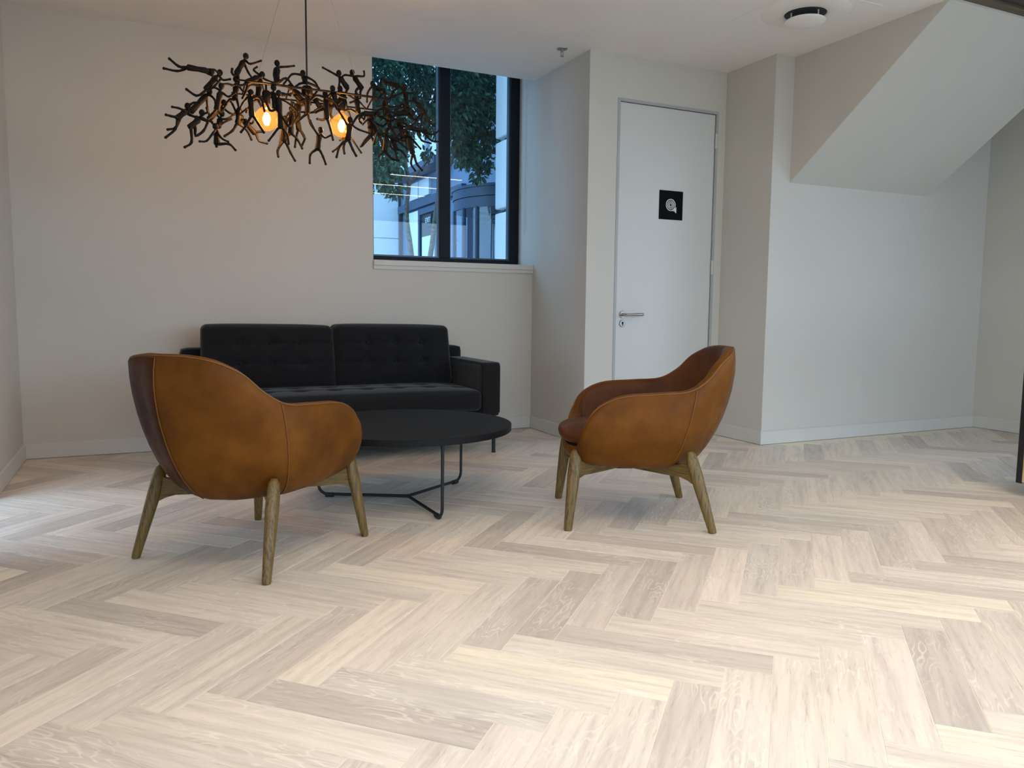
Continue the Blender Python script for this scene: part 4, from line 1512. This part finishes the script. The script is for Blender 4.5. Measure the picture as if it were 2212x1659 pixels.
# revolving door
RC = (5.06, 10.55)
rv = tag(empty('revolving_door', (RC[0], RC[1], 0)), 'blue-grey revolving door drum with curved glass', 'door')
MB().lathe([(.93, 2.33), (.96, 2.33), (.96, 2.47), (.93, 2.47)], (0, 0, 0), 64).build('drum_band', 'drum', rv, smooth=True, angle=30)
MB().lathe([(.93, 2.48), (.97, 2.48), (.97, 2.60), (.93, 2.60)], (0, 0, 0), 64).build('drum_band', 'drum', rv, smooth=True, angle=30)
MB().lathe([(.94, 2.60), (.985, 2.605), (.985, 2.64), (.94, 2.645)], (0, 0, 0), 64).build('drum_cornice', 'drum', rv, smooth=True, angle=30)
for a in (165, 190, 207, 232, 258):
    r = math.radians(a)
    MB().tube([(.945 * math.cos(r), .945 * math.sin(r), 0), (.945 * math.cos(r), .945 * math.sin(r), 2.34)], .032, 8).build('drum_post', 'drum', rv)
n = 40
V, F = [], []
for k in range(n + 1):
    a = math.radians(150 + 120 * k / n)
    for rr in (.938, .946):
        for z in (.02, 2.33):
            V.append((rr * math.cos(a), rr * math.sin(a), z))
for k in range(n):
    o = 4 * k
    F += [(o, o + 4, o + 5, o + 1), (o + 2, o + 3, o + 7, o + 6)]
MB().add(V, F).build('curved_pane', 'clear_glass', rv, smooth=True)
for a in (20, 110, 200, 290):
    r = math.radians(a)
    d = np.array([math.cos(r), math.sin(r), 0])
    b = MB().tube([d * .88, d * .88 + np.array([0, 0, 2.3])], .03, 6).tube([d * .03 + np.array([0, 0, 2.26]), d * .88 + np.array([0, 0, 2.26])], .03, 6)
    b.tube([d * .03 + np.array([0, 0, .1]), d * .88 + np.array([0, 0, .1])], .04, 6)
    b.build('door_wing', 'drum', rv)
MB().lathe([(.04, 0), (.04, 2.33)], (0, 0, 0), 12).build('centre_post', 'dark_int', rv)

# ---- trees


def tree(name, label, trunk_px, y, branches, clusters, nleaf, seed, up_extra):
    r = np.random.default_rng(seed)
    pts = [at_y(px, py, y) for px, py in trunk_px]
    base = np.array([pts[0][0] - .03, y, -.06])
    root = empty(name, tuple(base))
    tag(root, label, 'tree', 'young trees in the court')
    P = catmull([base, np.array([pts[0][0] - .01, y, pts[0][2] * .5])] + pts, 5)
    nn = len(P)
    rel(MB().tube(P, [.042 - .022 * i / nn for i in range(nn)], 10), base).build('trunk', 'bark', root, smooth=True)
    for br in branches:
        q = [at_y(px, py, y + dy) for px, py, dy in br]
        Q = catmull(q, 4)
        rel(MB().tube(Q, [.022 - .014 * i / len(Q) for i in range(len(Q))], 7), base).build('branch', 'bark', root, smooth=True)
    cs = []
    for px, py, rp, dy in clusters:
        c = at_y(px, py, y + dy)
        cs.append((c, rp / (FPX / (y + dy))))
    for c, rad in up_extra:  # unseen clusters above the view, added to shade the court
        cs.append((np.array(c), rad))
    wts = np.array([k[1] ** 2 for k in cs])
    wts /= wts.sum()
    V, F, T = [], [], []
    for k in range(nleaf):
        c, rad = cs[r.choice(len(cs), p=wts)]
        d = r.normal(size=3)
        d /= np.linalg.norm(d)
        p = c + d * rad * r.uniform(.15, 1) ** .6 * np.array([1, 1.5, 1])
        # leaf hangs outwards and down
        ax = d * .5 + r.normal(size=3) * .55 + np.array([0, 0, -.7])
        ax /= np.linalg.norm(ax)
        sd = np.cross(ax, r.normal(size=3))
        sd /= np.linalg.norm(sd) + 1e-9
        nm = np.cross(ax, sd)
        L = r.uniform(.055, .10)
        w = L * r.uniform(.17, .24)
        o = len(V)
        mid = p + ax * L * .5 - nm * w * .35
        V += [p, p + ax * L * .35 + sd * w, p + ax * L * .7 + sd * w * .75, p + ax * L,
              p + ax * L * .7 - sd * w * .75, p + ax * L * .35 - sd * w, mid]
        F += [(o, o + 1, o + 2, o + 6), (o + 6, o + 2, o + 3), (o, o + 6, o + 4, o + 5), (o + 6, o + 3, o + 4)]
        t = float(np.clip(r.normal(.4, .25), 0, 1))
        T += [t] * 14
    V = [tuple(v - base) for v in V]
    me = bpy.data.meshes.new('foliage')
    me.from_pydata(V, [], F)
    at = me.color_attributes.new('tone', 'FLOAT_COLOR', 'CORNER')
    col = np.zeros((len(T), 4), np.float32)
    col[:, 0] = T
    col[:, 3] = 1
    at.data.foreach_set('color', col.ravel())
    me.materials.append(M['leaf'])
    o = bpy.data.objects.new('foliage', me)
    COL.objects.link(o)
    o.parent = root
    o['kind'] = 'stuff'
    return root


tree('court_tree', 'slim tree with a leaning pale trunk left of the window mullion',
     [(889, 575), (886, 530), (879, 480), (879, 440), (883, 400), (876, 350), (868, 280)], 9.4,
     [[(883, 400, 0), (905, 372, .1), (935, 335, .2)], [(880, 390, 0), (858, 360, -.15), (835, 340, -.2)], [(875, 340, 0), (895, 280, .1), (925, 210, .2)],
      [(876, 350, 0), (850, 270, -.1), (830, 200, -.2)]],
     [(825, 150, 50, -.1), (880, 150, 60, .2), (930, 190, 45, .1), (838, 235, 55, 0), (890, 240, 52, .2), (835, 350, 42, -.2), (848, 405, 24, -.2), (818, 325, 34, -.1),
      (820, 385, 30, -.2), (860, 300, 36, .1), (935, 275, 22, .1), (925, 330, 14, .1), (910, 120, 60, 0), (790, 250, 60, 0), (780, 350, 40, 0), (940, 235, 34, .3)],
     21000, 3, [((2.9, 9.6, 4.7), .75), ((2.3, 9.2, 4.5), .7), ((3.4, 9.9, 4.8), .6), ((1.9, 9.4, 3.8), .6)])
tree('court_tree', 'slim tree with a thin trunk just left of the mullion, crown over the revolving door',
     [(928, 575), (933, 530), (940, 470), (948, 420), (962, 380), (978, 340), (995, 290)], 9.65,
     [[(978, 340, 0), (1010, 330, .1), (1035, 350, .1)], [(990, 300, 0), (1030, 240, .1), (1045, 190, .1)], [(990, 300, 0), (985, 230, -.1), (990, 160, -.1)]],
     [(1000, 190, 55, 0), (1045, 190, 45, .1), (1020, 245, 52, 0), (985, 255, 45, -.1), (1040, 305, 38, .1), (1010, 335, 32, 0), (1045, 355, 22, .1), (1032, 380, 15, 0),
      (1000, 215, 60, .1), (975, 180, 40, 0), (1062, 245, 22, 0), (1015, 150, 60, 0), (1000, 310, 30, 0), (1060, 290, 18, 0)],
     14000, 9, [((3.85, 9.9, 4.75), .45), ((3.5, 9.7, 4.7), .6)])
